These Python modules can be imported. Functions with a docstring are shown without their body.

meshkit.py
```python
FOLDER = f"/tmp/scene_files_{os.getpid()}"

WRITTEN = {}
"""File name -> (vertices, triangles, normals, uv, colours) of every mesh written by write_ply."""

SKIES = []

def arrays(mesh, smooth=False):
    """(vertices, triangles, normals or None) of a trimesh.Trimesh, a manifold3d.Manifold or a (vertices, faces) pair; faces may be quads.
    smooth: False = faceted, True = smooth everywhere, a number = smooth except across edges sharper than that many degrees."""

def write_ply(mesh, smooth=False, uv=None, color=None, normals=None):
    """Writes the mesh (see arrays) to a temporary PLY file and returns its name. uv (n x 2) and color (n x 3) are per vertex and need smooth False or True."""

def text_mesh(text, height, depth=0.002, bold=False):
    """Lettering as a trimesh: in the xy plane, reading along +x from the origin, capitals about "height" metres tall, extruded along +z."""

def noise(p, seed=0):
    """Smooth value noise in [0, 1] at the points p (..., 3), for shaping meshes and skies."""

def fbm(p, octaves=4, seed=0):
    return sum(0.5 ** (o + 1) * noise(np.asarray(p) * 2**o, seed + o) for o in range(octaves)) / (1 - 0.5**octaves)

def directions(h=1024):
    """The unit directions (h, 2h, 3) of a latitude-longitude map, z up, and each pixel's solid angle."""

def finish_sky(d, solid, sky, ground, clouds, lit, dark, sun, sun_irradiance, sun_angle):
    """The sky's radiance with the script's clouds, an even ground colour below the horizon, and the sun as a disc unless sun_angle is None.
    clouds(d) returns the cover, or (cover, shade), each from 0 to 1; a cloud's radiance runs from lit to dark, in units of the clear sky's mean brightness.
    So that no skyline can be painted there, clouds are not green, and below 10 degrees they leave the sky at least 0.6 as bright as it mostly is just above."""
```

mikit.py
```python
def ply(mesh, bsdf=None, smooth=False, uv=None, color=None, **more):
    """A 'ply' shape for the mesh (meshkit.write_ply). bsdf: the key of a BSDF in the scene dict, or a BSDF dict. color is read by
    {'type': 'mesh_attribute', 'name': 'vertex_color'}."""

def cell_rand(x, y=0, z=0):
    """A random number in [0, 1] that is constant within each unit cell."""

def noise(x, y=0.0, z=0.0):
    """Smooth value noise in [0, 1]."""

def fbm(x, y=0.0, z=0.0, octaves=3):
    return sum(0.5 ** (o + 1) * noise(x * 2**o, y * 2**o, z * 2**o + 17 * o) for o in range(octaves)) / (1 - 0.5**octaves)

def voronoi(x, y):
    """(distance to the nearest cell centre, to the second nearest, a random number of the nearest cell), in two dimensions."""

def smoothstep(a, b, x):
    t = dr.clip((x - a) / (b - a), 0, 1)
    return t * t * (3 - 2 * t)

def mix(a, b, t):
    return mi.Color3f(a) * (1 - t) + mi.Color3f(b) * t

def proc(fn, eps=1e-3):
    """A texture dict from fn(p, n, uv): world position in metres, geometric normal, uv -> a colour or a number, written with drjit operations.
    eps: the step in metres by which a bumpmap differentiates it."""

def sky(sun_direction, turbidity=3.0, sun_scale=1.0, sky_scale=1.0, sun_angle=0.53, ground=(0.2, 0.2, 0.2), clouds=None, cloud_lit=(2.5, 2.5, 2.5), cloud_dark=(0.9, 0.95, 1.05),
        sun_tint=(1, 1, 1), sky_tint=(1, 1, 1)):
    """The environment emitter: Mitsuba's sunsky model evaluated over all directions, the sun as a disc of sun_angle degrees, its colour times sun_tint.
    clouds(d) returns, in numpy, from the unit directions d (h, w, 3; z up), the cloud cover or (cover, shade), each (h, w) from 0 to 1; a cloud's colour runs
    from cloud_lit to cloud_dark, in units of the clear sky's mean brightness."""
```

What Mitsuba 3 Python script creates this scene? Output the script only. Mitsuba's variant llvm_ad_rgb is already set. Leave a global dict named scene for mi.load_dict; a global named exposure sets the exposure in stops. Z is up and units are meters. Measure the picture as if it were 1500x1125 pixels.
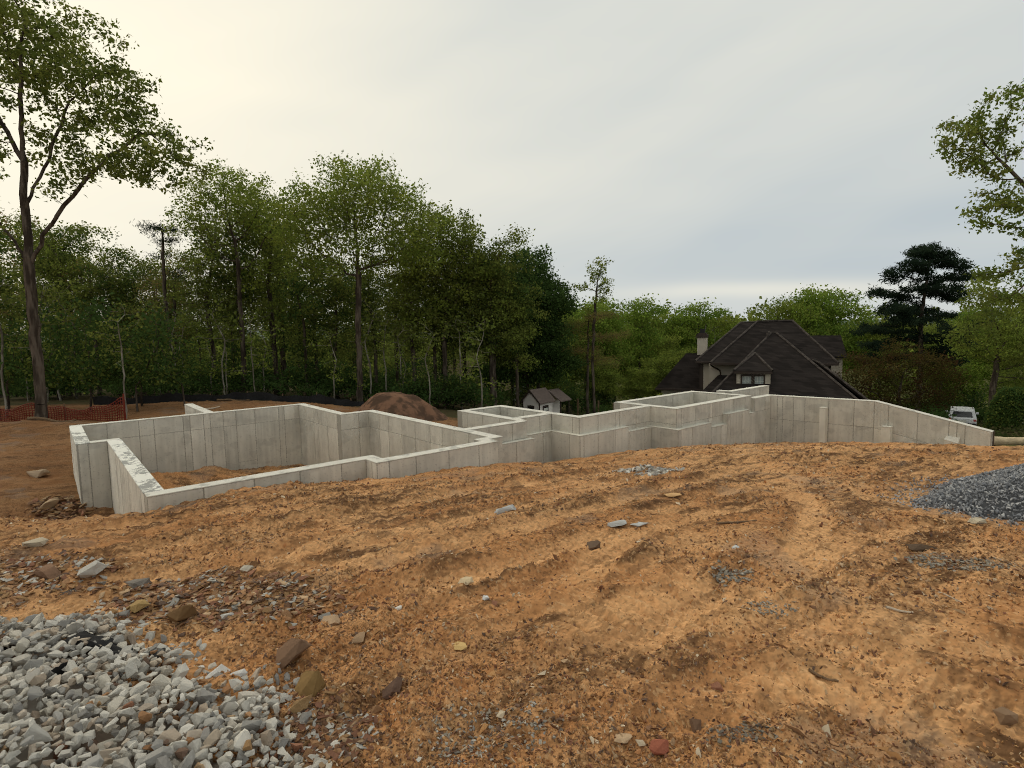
import math, random
import numpy as np, trimesh, drjit as dr, mitsuba as mi, mikit, meshkit
from scipy.interpolate import RBFInterpolator
from scipy.spatial import cKDTree, ConvexHull
from scipy.spatial.transform import Rotation
from mikit import noise, fbm, smoothstep, mix, voronoi, cell_rand

T = mi.ScalarTransform4f
scene, labels = {}, {}
# ------------------------------------------------------------------ camera, sky, exposure
H = 1.6
PITCH, ROLL = math.radians(5.296), math.radians(1.122)
F_ = np.array([0, math.cos(PITCH), -math.sin(PITCH)])
UP = math.sin(ROLL) * np.array([1.0, 0, 0]) + math.cos(ROLL) * np.array([0, math.sin(PITCH), math.cos(PITCH)])
scene['camera'] = {'type': 'perspective', 'fov': 2 * math.degrees(math.atan(750 / 822)), 'fov_axis': 'x', 'near_clip': 0.05, 'far_clip': 6000.0,
                   'to_world': T().look_at(origin=[0, 0, H], target=[0, float(F_[1]), H + float(F_[2])], up=[float(x) for x in UP])}
exposure = 1.45


def overcast(d):
    az = np.degrees(np.arctan2(d[..., 0], d[..., 1]))
    el = np.degrees(np.arcsin(np.clip(d[..., 2], -1, 1)))
    glow = np.exp(-(np.abs(((az + 52 + 180) % 360) - 180) / 46) ** 2) * np.exp(-((el - 22) / 30) ** 2)
    q = np.stack([az / 30, el / 7, az * 0 + 3.3], -1)
    band = meshkit.fbm(q, 4, 5) - 0.5
    q2 = np.stack([az / 60 + el / 40, el / 2.6 + az / 90, az * 0 + 9.1], -1)
    band2 = meshkit.fbm(q2, 3, 8) - 0.5
    q3 = np.stack([(az * .8 + el * .6) / 26, (el * .8 - az * .35) / 3.2, az * 0 + 5.7], -1)
    band3 = meshkit.fbm(q3, 4, 15) - 0.5
    low = np.exp(-((el - 1) / 9) ** 2)
    strip = np.exp(-((el - 3.3 - 0.35 * np.sin(az / 9)) / 0.75) ** 2) * np.exp(-((az - 25) / 14) ** 2)
    shade = 0.77 - 0.71 * glow + 0.30 * band + 0.16 * band3 + 0.10 * band2 * low * 2 + 0.14 * np.exp(-((el - 7) / 5) ** 2) * np.exp(-((az - 22) / 30) ** 2) - 0.30 * strip
    shade -= 0.25 * np.clip((el - 20) / 70, 0, 1)
    return np.ones_like(el), np.clip(shade, 0, 1)


scene['sky'] = mikit.sky([-0.55, 0.45, 1.15], turbidity=3, sun_scale=0.10, sun_angle=50, sun_tint=(1.0, 0.95, 0.86), ground=(0.2, 0.17, 0.13),
                         clouds=overcast, cloud_lit=(4.45, 4.1, 3.25), cloud_dark=(1.95, 2.21, 2.36))

# ------------------------------------------------------------------ helpers
RNG = np.random.default_rng(7)


def num(key):
    if key not in scene and key not in labels and key not in USED:
        USED.add(key)
        return key
    i = 1
    while f'{key}_{i:03d}' in USED or f'{key}_{i:03d}' in scene:
        i += 1
    USED.add(f'{key}_{i:03d}')
    return f'{key}_{i:03d}'


USED = set()


def put(key, mesh, bsdf, smooth=False, color=None):
    k = num(key)
    scene[k] = mikit.ply(mesh, bsdf, smooth=smooth, color=color)
    return k


def tag(key, label=None, cat=None, group=None, kind=None):
    labels[key] = {a: b for a, b in (('label', label), ('category', cat), ('group', group), ('kind', kind)) if b}
    return key


def thing(name, label, cat, group=None):
    return tag(num(name), label, cat, group)


QUADS = np.array([[0, 3, 2, 1], [4, 5, 6, 7], [0, 1, 5, 4], [1, 2, 6, 5], [2, 3, 7, 6], [3, 0, 4, 7]])


def hexa(p):
    return np.asarray(p, float), QUADS.copy()


def box(x0, x1, y0, y1, z0, z1):
    return hexa([(x0, y0, z0), (x1, y0, z0), (x1, y1, z0), (x0, y1, z0), (x0, y0, z1), (x1, y0, z1), (x1, y1, z1), (x0, y1, z1)])


def join(*ms):
    vs, fs, n = [], [], 0
    for v, f in ms:
        f = np.asarray(f)
        if f.shape[1] == 4:
            f = np.vstack([f[:, [0, 1, 2]], f[:, [0, 2, 3]]])
        vs.append(np.asarray(v, float)); fs.append(f + n); n += len(v)
    return np.vstack(vs), np.vstack(fs)


def xf(m, fn):
    return fn(m[0]), m[1]


def prism(poly, a, b, axis=2):
    """polygon (list of 2-D points, ccw) extruded from a to b along an axis; for axis 1 the points are (x, z)."""
    tm = trimesh.creation.extrude_polygon(__import__('shapely').Polygon(poly), b - a, engine='earcut')
    v = np.array(tm.vertices); v[:, 2] += a
    f = np.array(tm.faces)
    if axis == 1:
        v = v[:, [0, 2, 1]]; f = f[:, ::-1]
    if axis == 0:
        v = v[:, [2, 0, 1]]
    return v, f


def tubes(a, b, ra, rb, k):
    """tapered k-sided tubes from points a to b (n x 3)."""
    a, b = np.asarray(a, float), np.asarray(b, float)
    n = len(a)
    d = b - a
    d /= np.linalg.norm(d, axis=1, keepdims=True) + 1e-9
    ref = np.where(np.abs(d[:, 2:3]) < 0.9, [[0, 0, 1.0]], [[1.0, 0, 0]])
    x = np.cross(d, ref); x /= np.linalg.norm(x, axis=1, keepdims=True)
    y = np.cross(d, x)
    t = np.arange(k) * 2 * np.pi / k
    ring = np.cos(t)[None, :, None] * x[:, None] + np.sin(t)[None, :, None] * y[:, None]
    va = a[:, None] + ring * np.asarray(ra)[:, None, None]
    vb = b[:, None] + ring * np.asarray(rb)[:, None, None]
    v = np.concatenate([va, vb], 1).reshape(-1, 3)
    i = np.arange(k); j = (i + 1) % k
    f = np.vstack([np.stack([i, j, j + k], 1), np.stack([i, j + k, i + k], 1)])
    return v, (f[None] + (np.arange(n) * 2 * k)[:, None, None]).reshape(-1, 3)


def polyline(points, r, k=6):
    p = np.asarray(points, float)
    r = np.broadcast_to(r, len(p))
    return tubes(p[:-1], p[1:], r[:-1], r[1:], k)


def rock(rng, n=14, flat=1.0, square=0.0):
    p = rng.normal(size=(n, 3))
    p /= np.linalg.norm(p, axis=1, keepdims=True)
    p = np.sign(p) * np.abs(p) ** (1 - 0.45 * square)
    p *= rng.uniform(0.75, 1.1, (n, 1)) * np.array([1, 0.8, 0.62 * flat])
    h = ConvexHull(p)
    f = h.simplices.copy()
    c = p.mean(0)
    nr = np.cross(p[f[:, 1]] - p[f[:, 0]], p[f[:, 2]] - p[f[:, 0]])
    flip = np.einsum('ij,ij->i', nr, p[f[:, 0]] - c) < 0
    f[flip] = f[flip][:, ::-1]
    used = np.unique(f)
    m = -np.ones(n, int); m[used] = np.arange(len(used))
    return p[used], m[f]


def rough_rock(seed, n=18, flat=1.0, square=0.5, sub=1, amp=0.07):
    r = np.random.default_rng(seed)
    tm = trimesh.Trimesh(*rock(r, n, flat, square), process=False)
    for _ in range(sub):
        tm = tm.subdivide()
    v = np.array(tm.vertices)
    v += (meshkit.fbm(v * 2.2 + seed, 3, seed) - 0.5)[:, None] * v * amp * 4
    return v, np.array(tm.faces)


def scatter(variants, pos, scale, rot, col=None):
    """copies of the variants (picked in turn) as one mesh: vertices, faces, colours."""
    vs, fs, cs, at = [], [], [], 0
    pick = np.arange(len(pos)) % len(variants)
    R = rot.as_matrix()
    for i, (v, f) in enumerate(variants):
        s = np.nonzero(pick == i)[0]
        if not len(s):
            continue
        f = np.asarray(f)
        if f.shape[1] == 4:
            f = np.vstack([f[:, [0, 1, 2]], f[:, [0, 2, 3]]])
        w = np.einsum('kij,knj->kni', R[s], v[None] * scale[s][:, None]) + pos[s][:, None]
        vs.append(w.reshape(-1, 3))
        fs.append((f[None] + (np.arange(len(s)) * len(v))[:, None, None]).reshape(-1, 3) + at)
        at += w.shape[0] * w.shape[1]
        if col is not None:
            cs.append(np.repeat(col[s], len(v), 0))
    return (np.vstack(vs), np.vstack(fs)), (np.vstack(cs) if col is not None else None)


def rotz(a):
    return Rotation.from_euler('z', a)


# house axes of the building lot: s runs to the right and away, t to the left and away
TH = math.radians(40)
E1, E2 = np.array([math.cos(TH), math.sin(TH)]), np.array([-math.sin(TH), math.cos(TH)])


def st(v):
    v = np.asarray(v, float)
    return np.concatenate([v[..., :1] * E1 + v[..., 1:2] * E2, v[..., 2:]], -1)


# ------------------------------------------------------------------ materials
def principled(name, fn, rough=0.9, bump=None, spec=0.3, eps=2e-3, **more):
    b = {'type': 'principled', 'base_color': fn if isinstance(fn, dict) else {'type': 'rgb', 'value': list(fn)} if isinstance(fn, (tuple, list)) else mikit.proc(fn), 'roughness': rough, 'specular': spec, **more}
    if bump:
        b = {'type': 'bumpmap', 'arbitrary': mikit.proc(bump[0], eps), 'scale': bump[1], 'bsdf': b}
    scene[name] = {'type': 'twosided', 'bsdf': b}


VC = {'type': 'mesh_attribute', 'name': 'vertex_color'}


def soil(p, n, uv):
    x, y = p.x, p.y
    s, t = x * E1[0] + y * E1[1], x * E2[0] + y * E2[1]
    big = fbm(x * 0.55 + 3, y * 0.55, 0.0, 4)
    mid = fbm(x * 2.3, y * 2.3 + 9, 0.0, 4)
    fine = fbm(x * 17, y * 17, p.z * 17, 3)
    drag = fbm(s * 0.8, t * 4.5 + 5, 0.0, 4)
    sand = mi.Color3f(0.56, 0.318, 0.148)
    clay = mi.Color3f(0.425, 0.205, 0.083)
    brown = mi.Color3f(0.125, 0.064, 0.030)
    grain = fbm(x * 55 + 3, y * 55, p.z * 55, 2)
    wisp = fbm(s * 3.0 + 40, t * 13.0, 0.0, 4)
    pack, crumb = uv.x, uv.y
    c = mix(clay, sand, smoothstep(0.36, 0.62, 0.36 * big + 0.26 * mid + 0.38 * drag))
    c = mix(c, sand * 1.12, 0.75 * pack)
    loose = smoothstep(0.47, 0.59, 0.34 * mid + 0.36 * drag + 0.3 * fbm(x * 1.1 + 40, y * 1.1, 0.0, 3))
    loose = dr.clip(loose * (1.0 - 0.85 * pack) * 0.9 + 0.75 * crumb, 0, 1)
    c = mix(c, brown, loose * (0.12 + 0.75 * smoothstep(0.35, 0.62, 0.5 * fine + 0.5 * wisp)))
    c = mix(c, brown, (0.42 + 0.5 * loose) * smoothstep(0.50, 0.63, wisp) * smoothstep(0.30, 0.55, fine))
    calm = smoothstep(0.50, 0.60, fbm(x * 0.8 + 61, y * 0.8 + 13, 0.0, 3)) * (1.0 - loose)
    calm = dr.maximum(calm, 0.7 * pack)
    c = c * (1.0 + (1.0 - 0.45 * calm) * 0.95 * (grain - 0.5))
    c = mix(c, brown * 0.8, (0.65 - 0.3 * calm) * smoothstep(0.60, 0.67, fbm(x * 46, y * 46, p.z * 46, 3)))
    c = mix(c, mi.Color3f(0.62, 0.40, 0.21), 0.45 * smoothstep(0.64, 0.72, fbm(x * 60 + 7, y * 60, p.z * 20, 2)))
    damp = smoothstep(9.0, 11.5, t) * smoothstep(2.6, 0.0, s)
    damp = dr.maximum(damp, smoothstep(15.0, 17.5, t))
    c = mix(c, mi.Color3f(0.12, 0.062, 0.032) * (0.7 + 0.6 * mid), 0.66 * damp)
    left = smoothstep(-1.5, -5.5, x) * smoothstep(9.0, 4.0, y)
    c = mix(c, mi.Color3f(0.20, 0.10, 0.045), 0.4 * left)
    grey = smoothstep(0.66, 0.74, fbm(x * 1.6 + 81, y * 1.6 + 17, 0.0, 3))
    c = mix(c, mi.Color3f(0.19, 0.17, 0.15) * (0.6 + 0.8 * fine), grey * 0.22)
    # beyond the lot: leaf litter under the trees and rough grass on the slope
    out = smoothstep(25.2, 26.3, y - 0.06 * (x + 19.0) + 1.0 * (mid - 0.5)) * smoothstep(-4.0, -8.0, x)
    out = dr.maximum(out, smoothstep(20.0, 22.0, y + 2.0 * (mid - 0.5) - dr.maximum(-x, 0.0) * 0.6))
    out = dr.maximum(out, smoothstep(11.0, 12.0, x - 0.25 * (y - 12.0) + 1.2 * (mid - 0.5)))
    litter = mix(mi.Color3f(0.075, 0.048, 0.026), mi.Color3f(0.035, 0.045, 0.016), mid)
    lawn = mix(mi.Color3f(0.07, 0.095, 0.028), mi.Color3f(0.12, 0.10, 0.045), fine)
    far = mix(litter, lawn, smoothstep(2.0, 8.0, x))
    return mix(c, far, out)


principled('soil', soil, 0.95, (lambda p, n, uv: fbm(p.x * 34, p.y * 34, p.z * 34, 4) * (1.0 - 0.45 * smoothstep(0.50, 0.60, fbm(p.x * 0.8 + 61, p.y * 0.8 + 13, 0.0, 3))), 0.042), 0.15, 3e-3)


def concrete_fn(base, seed, streak=0.22):
    def fn(p, n, uv):
        s, t = p.x * E1[0] + p.y * E1[1], p.x * E2[0] + p.y * E2[1]
        h = s + t * 1.013
        m = fbm(h * 1.1 + seed, p.z * 1.3, seed, 4)
        f = fbm(h * 9 + seed, p.z * 6, 1.7, 3)
        v = fbm(h * 16 + seed, p.z * 0.7, 4.4, 3)
        c = mi.Color3f(*base) * (0.72 + 0.46 * m + 0.20 * (f - 0.5) + 1.7 * streak * (v - 0.5))
        blot = smoothstep(0.60, 0.70, fbm(h * 2.6 + 11 + seed, p.z * 3.4, 8.0, 4))
        c = mix(c, mi.Color3f(0.25, 0.24, 0.21), 0.24 * blot)
        pale = smoothstep(0.62, 0.74, fbm(h * 1.9 + 31, p.z * 5.0, seed, 3))
        c = mix(c, mi.Color3f(0.60, 0.58, 0.52), 0.3 * pale)
        hole = smoothstep(0.74, 0.78, fbm(h * 55, p.z * 55, seed, 2))
        return mix(c, mi.Color3f(0.10, 0.10, 0.09), 0.22 * hole)
    return fn


CB = (lambda p, n, uv: fbm(p.x * 30 + p.y * 21, p.z * 30, p.y * 20, 3), 0.004)
principled('concrete_plain', concrete_fn((0.585, 0.56, 0.485), 0.0), 0.85, CB)
principled('concrete_pale', concrete_fn((0.60, 0.575, 0.50), 5.0), 0.85, CB)
principled('concrete_dark', concrete_fn((0.56, 0.54, 0.47), 9.0, 0.3), 0.85, CB)
principled('concrete_core', (0.34, 0.325, 0.28), 0.9)
principled('concrete_white', lambda p, n, uv: mi.Color3f(0.64, 0.62, 0.54) * (0.85 + 0.3 * fbm(p.x * 6, p.y * 6, p.z * 4, 3)), 0.9)
principled('concrete_top', lambda p, n, uv: mix(mi.Color3f(0.57, 0.55, 0.49) * (0.88 + 0.24 * fbm(p.x * 9, p.y * 9, 0.0, 3)), mi.Color3f(0.30, 0.30, 0.27), 0.55 * smoothstep(0.64, 0.72, fbm(p.x * 6, p.y * 6, 2.0, 4))), 0.9)


def torn(p, n, uv):
    s, t = p.x * E1[0] + p.y * E1[1], p.x * E2[0] + p.y * E2[1]
    g = smoothstep(0.50, 0.60, 0.65 * fbm(s * 9, t * 3.2, 1.0, 4) + 0.35 * fbm(s * 22, t * 30, 4.0, 3))
    return mix(mi.Color3f(0.68, 0.67, 0.61), mi.Color3f(0.20, 0.20, 0.185), 0.8 * g)


principled('concrete_torn', torn, 0.9)
principled('painted', VC, 0.85, None, 0.25)
principled('stone', VC, 0.85, (lambda p, n, uv: fbm(p.x * 60, p.y * 60, p.z * 60, 3), 0.004), 0.3, 1e-3)


def bark_fn(a, b):
    def fn(p, n, uv):
        g = fbm(p.x * 9 + p.y * 7, p.y * 9 - p.x * 5, p.z * 1.6, 4)
        return mix(mi.Color3f(*a), mi.Color3f(*b), smoothstep(0.35, 0.68, g))
    return fn


BB = (lambda p, n, uv: fbm(p.x * 16, p.y * 16, p.z * 2.5, 3), 0.05)
principled('bark', bark_fn((0.045, 0.034, 0.026), (0.125, 0.10, 0.078)), 0.95, BB, 0.1, 5e-3)
principled('pale_bark', bark_fn((0.13, 0.115, 0.09), (0.30, 0.275, 0.23)), 0.9, None, 0.1)
scene['leaf'] = {'type': 'principledthin', 'base_color': VC, 'roughness': 0.6, 'diff_trans': 1.0, 'spec_trans': 0.0, 'eta': 1.3}


def shingle_fn(p, n, uv):
    c = cell_rand(dr.floor((p.x + p.y * 0.6) * 3.2 + dr.floor(p.z * 7.5) * 0.5), dr.floor(p.z * 7.5), 0)
    row = p.z * 7.5 - dr.floor(p.z * 7.5)
    g = 0.55 + 0.55 * c + 0.35 * (fbm(p.x * 0.9, p.y * 0.9, p.z * 0.9, 3) - 0.5)
    return mi.Color3f(0.026, 0.0215, 0.020) * g * (1.0 - 0.45 * smoothstep(0.14, 0.0, row))


principled('shingle', shingle_fn, 0.95, None, 0.1)
principled('ridge_cap', lambda p, n, uv: mi.Color3f(0.07, 0.06, 0.054) * (0.6 + 0.8 * cell_rand(dr.floor(p.x * 4), dr.floor(p.y * 4), dr.floor(p.z * 6))), 0.95, None, 0.1)
principled('siding', lambda p, n, uv: mi.Color3f(0.47, 0.41, 0.33) * (0.9 + 0.2 * fbm(p.x * 2, p.y * 2, p.z * 2, 3)), 0.7)
principled('brown_trim', (0.045, 0.031, 0.024), 0.6)
principled('stucco', lambda p, n, uv: mi.Color3f(0.52, 0.46, 0.38) * (0.85 + 0.3 * fbm(p.x * 3, p.y * 3, p.z * 1.2, 3)), 0.85)
principled('shed_paint', lambda p, n, uv: mi.Color3f(0.74, 0.69, 0.64) * (0.9 + 0.2 * fbm(p.x * 3, p.y * 3, p.z * 3, 3)), 0.8)
principled('shed_roof', lambda p, n, uv: mi.Color3f(0.15, 0.115, 0.10) * (0.75 + 0.5 * fbm(p.x * 5, p.y * 5, p.z * 9, 3)), 0.9)
principled('pane', (0.30, 0.33, 0.33), 0.08, None, 0.8)
principled('blind', (0.62, 0.62, 0.56), 0.8)
principled('car_paint', (0.60, 0.62, 0.64), 0.25, None, 0.6, clearcoat=0.8)
principled('dark_glass', (0.012, 0.014, 0.018), 0.08, None, 0.6)
principled('rubber', (0.02, 0.02, 0.02), 0.8)
principled('red_lamp', (0.35, 0.03, 0.025), 0.25, None, 0.6)
principled('black_cloth', lambda p, n, uv: mi.Color3f(0.014, 0.014, 0.015) * (0.6 + 0.9 * fbm(p.x * 12, p.y * 12, p.z * 12, 3)), 0.75, None, 0.3)
principled('orange_plastic', (0.17, 0.024, 0.011), 0.55, None, 0.3)
principled('steel', (0.09, 0.075, 0.06), 0.55, None, 0.4, metallic=0.5)
principled('drive_concrete', lambda p, n, uv: mi.Color3f(0.33, 0.31, 0.27) * (0.8 + 0.4 * fbm(p.x * 1.4, p.y * 1.4, 0.0, 4)), 0.9)
principled('straw', lambda p, n, uv: mi.Color3f(0.55, 0.45, 0.30) * (0.6 + 0.7 * fbm(p.x * 14, p.y * 14, p.z * 14, 3)), 0.95)
principled('wood', lambda p, n, uv: mi.Color3f(0.16, 0.105, 0.06) * (0.55 + 0.9 * fbm(p.x * 30, p.y * 30, p.z * 30, 3)), 0.9)
principled('pale_wood', (0.50, 0.42, 0.32), 0.9)
principled('hill_green', lambda p, n, uv: mix(mi.Color3f(0.075, 0.10, 0.085), mi.Color3f(0.11, 0.14, 0.12), fbm(p.x * 0.02, p.y * 0.02, p.z * 0.03, 4)), 0.95)

# ------------------------------------------------------------------ ground
CT = np.array([(0,0,0),(-2,1.5,.02),(2,1.5,.0),(-1.5,3.2,.0),(1.5,3.5,-.02),(0,5,-.1),(-3,4,-.1),(3.5,4,-.1),(-3,-4,0),(4,-4,0),(0,-8,0),
(-4.2,6.6,-.46),(-3.64,7.2,-.41),(-2.6,8.1,-.56),(-1.6,8.45,-.6),(-.3,9.5,-.70),(.83,11.0,-1.02),(1.41,10.8,-1.0),(2.09,11.4,-.98),(2.94,11.9,-1.0),(3.46,11.6,-.92),(4.42,12,-.96),(5.34,12.4,-1.02),(6.05,12,-.92),(6.48,11.5,-.85),(7.46,11,-.75),(8.12,10.8,-.75),(8.63,10.8,-.78),(9.54,11,-.9),(10.18,11,-.91),
(-.1,11.4,-1.2),(.9,12.7,-1.45),(3.3,13.5,-1.4),(5.2,14.1,-1.5),(7.1,15.6,-1.8),(8.4,14.8,-1.65),(9.3,13.7,-1.4),(10.6,12.2,-1.25),
(1,8,-.42),(4,8,-.45),(7,8,-.45),(4.5,6.4,-.38),(7,5,-.25),(12,7,-.6),
(-6.3,6.7,-.56),(-10,6,-.55),(-5.2,7.6,-.9),(-6.3,8.6,-1.3),(-7.6,9.7,-1.62),(-7.97,10.1,-1.5),(-10,11.5,-1.28),(-14.2,16.5,-1.25),(-15,13,-1.1),(-18.4,20,-1.28),(-14.1,20,-1.36),(-10,18,-1.5),(-6,19,-1.7),(-13.8,25,-1.28),(-10.1,25,-1.38),(-16,28,-1.5),(-25,25,-1.3),
(-5,22,-1.6),(-2,22,-1.9),(-7.7,28,-2.0),(-3.7,32,-2.6),(0,30,-2.9),(-14,34,-1.9),(-25,40,-2.2),(-8,42,-3.0),
(2.2,34,-3.8),(5.3,36,-4.0),(2,18,-2.0),(7,20,-2.6),(12,18,-2.2),(13,14,-1.5),(17,15,-2.0),(22,24,-3.2),(28,32,-4.8),(32,40,-6.05),(36.5,45,-7.0),(17,38,-6.0),(12,44,-6.2),(24,37,-5.6),(13,55,-6.5),(20,60,-7.),(32,60,-7.5),(45,45,-7.1),(40,25,-4.0),(0,60,-6),(-30,60,-4),(60,80,-8),(-60,40,-3),(-40,10,-1.5),(30,5,-1.5),(60,20,-5),(-40,-20,0),(40,-20,-1),(0,80,-8)], float)
RBF = RBFInterpolator(CT[:, :2], CT[:, 2], kernel='thin_plate_spline', smoothing=0.02)


def sstep(a, b, x):
    t = np.clip((x - a) / (b - a), 0, 1)
    return t * t * (3 - 2 * t)


def inside(x, y):
    """inside the basement of the left wing and inside the two small boxes (wall centre lines)."""
    s, t = x * E1[0] + y * E1[1], x * E2[0] + y * E2[1]
    a = (s > 0.96) & (s < 5.5) & (t > 8.01) & (t < 15.75)
    a |= (s > 0.49) & (s < 0.97) & (t > 12.97) & (t < 15.75)
    a |= (s > 3.8) & (s < 5.9) & (t > 7.66) & (t < 8.02)
    a |= (s > 5.4) & (s < 6.23) & (t > 7.9) & (t < 12.95)
    b = (s > 7.82) & (s < 9.0) & (t > 9.32) & (t < 11.2)
    b |= (s > 11.55) & (s < 15.0) & (t > 7.7) & (t < 9.4)
    return a, b


def base_z(x, y):
    x, y = np.asarray(x, float), np.asarray(y, float)
    sh = x.shape
    x, y = x.ravel(), y.ravel()
    r = np.hypot(x, y)
    k = np.minimum(1, 85 / np.maximum(r, 1e-6))
    z = np.concatenate([RBF(np.stack([x[i:i + 60000] * k[i:i + 60000], y[i:i + 60000] * k[i:i + 60000]], 1)) for i in range(0, len(x), 60000)]) if len(x) else x
    w = sstep(50, 90, r)
    z = np.clip(z, -8.5, 0.3) * (1 - w) - 8.2 * w
    # earth thrown up against the fence line on the left
    z += 0.38 * np.exp(-((x + 14.6) / 2.6) ** 2 - ((y - 17.6) / 1.1) ** 2) * (0.75 + 0.5 * meshkit.fbm(np.stack([x, y, x * 0], 1), 3, 4))
    a, b = inside(x, y)
    s, t = x * E1[0] + y * E1[1], x * E2[0] + y * E2[1]
    floor = -2.02 + 0.42 * np.exp(-((s - 1.7) / 0.9) ** 2 - ((t - 14.9) / 0.9) ** 2) + 0.16 * meshkit.fbm(np.stack([x * 1.5, y * 1.5, x * 0], 1), 3, 6)
    floor += 0.30 * np.exp(-((s - 2.9) / 0.7) ** 2 - ((t - 15.3) / 0.6) ** 2)
    z = np.where(a, floor, z)
    z = np.where(b, np.minimum(z, -2.2), z)
    return z.reshape(sh)


TRACKS = [[(-5.6, 4.5), (-4.58, 4.84), (-3.73, 5.39), (-2.19, 5.95), (-1.0, 7.0), (0.47, 8.0), (2.2, 9.0)], [(-4.9, 3.6), (-3.88, 4.08), (-2.87, 4.54), (-1.66, 5.24), (-0.26, 6.45), (1.44, 7.88), (3.2, 9.2)], [(-3.36, 3.52), (-2.23, 3.9), (-1.14, 4.44), (-0.02, 5.38), (1.03, 6.54), (2.4, 8.2)], [(-1.72, 3.63), (-0.97, 3.94), (-0.3, 4.38), (0.63, 5.21), (1.82, 6.44), (3.4, 8.0)],
          [(-0.83, 3.34), (-0.51, 3.51), (0.02, 3.82), (0.84, 4.62), (1.82, 5.67), (2.83, 6.55)], [(0.27, 3.3), (0.76, 4.16), (1.22, 4.72), (1.93, 5.22), (3.0, 5.7)], [(2.8, 2.35), (2.46, 2.59), (2.1, 2.78), (1.69, 3.01), (1.23, 3.18), (0.8, 3.5)], [(2.3, 1.8), (2.02, 2.11), (1.78, 2.43), (1.5, 2.79), (1.22, 2.97)], [(0.36, 2.5), (0.62, 2.8), (1.01, 3.02), (1.64, 3.47), (2.22, 4.15), (2.8, 5.02), (3.2, 6.2)],
          [(0.59, 1.89), (0.8, 2.2), (1.11, 2.38), (1.47, 2.33), (1.69, 2.03), (1.67, 1.75)], [(1.91, 3.17), (1.91, 3.47), (2.06, 3.84), (2.59, 4.34), (3.39, 4.7), (4.2, 4.8)], [(-0.18, 2.41), (0.11, 2.75), (0.47, 3.03), (1.04, 3.38), (1.9, 4.15)], [(3.0, 9.9), (4.6, 9.6), (6.2, 9.3), (8.0, 9.2)], [(2.6, 8.9), (4.4, 8.7), (6.2, 8.4), (8.2, 8.3)]]
_tp, _ts, _tn = [], [], []
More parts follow.
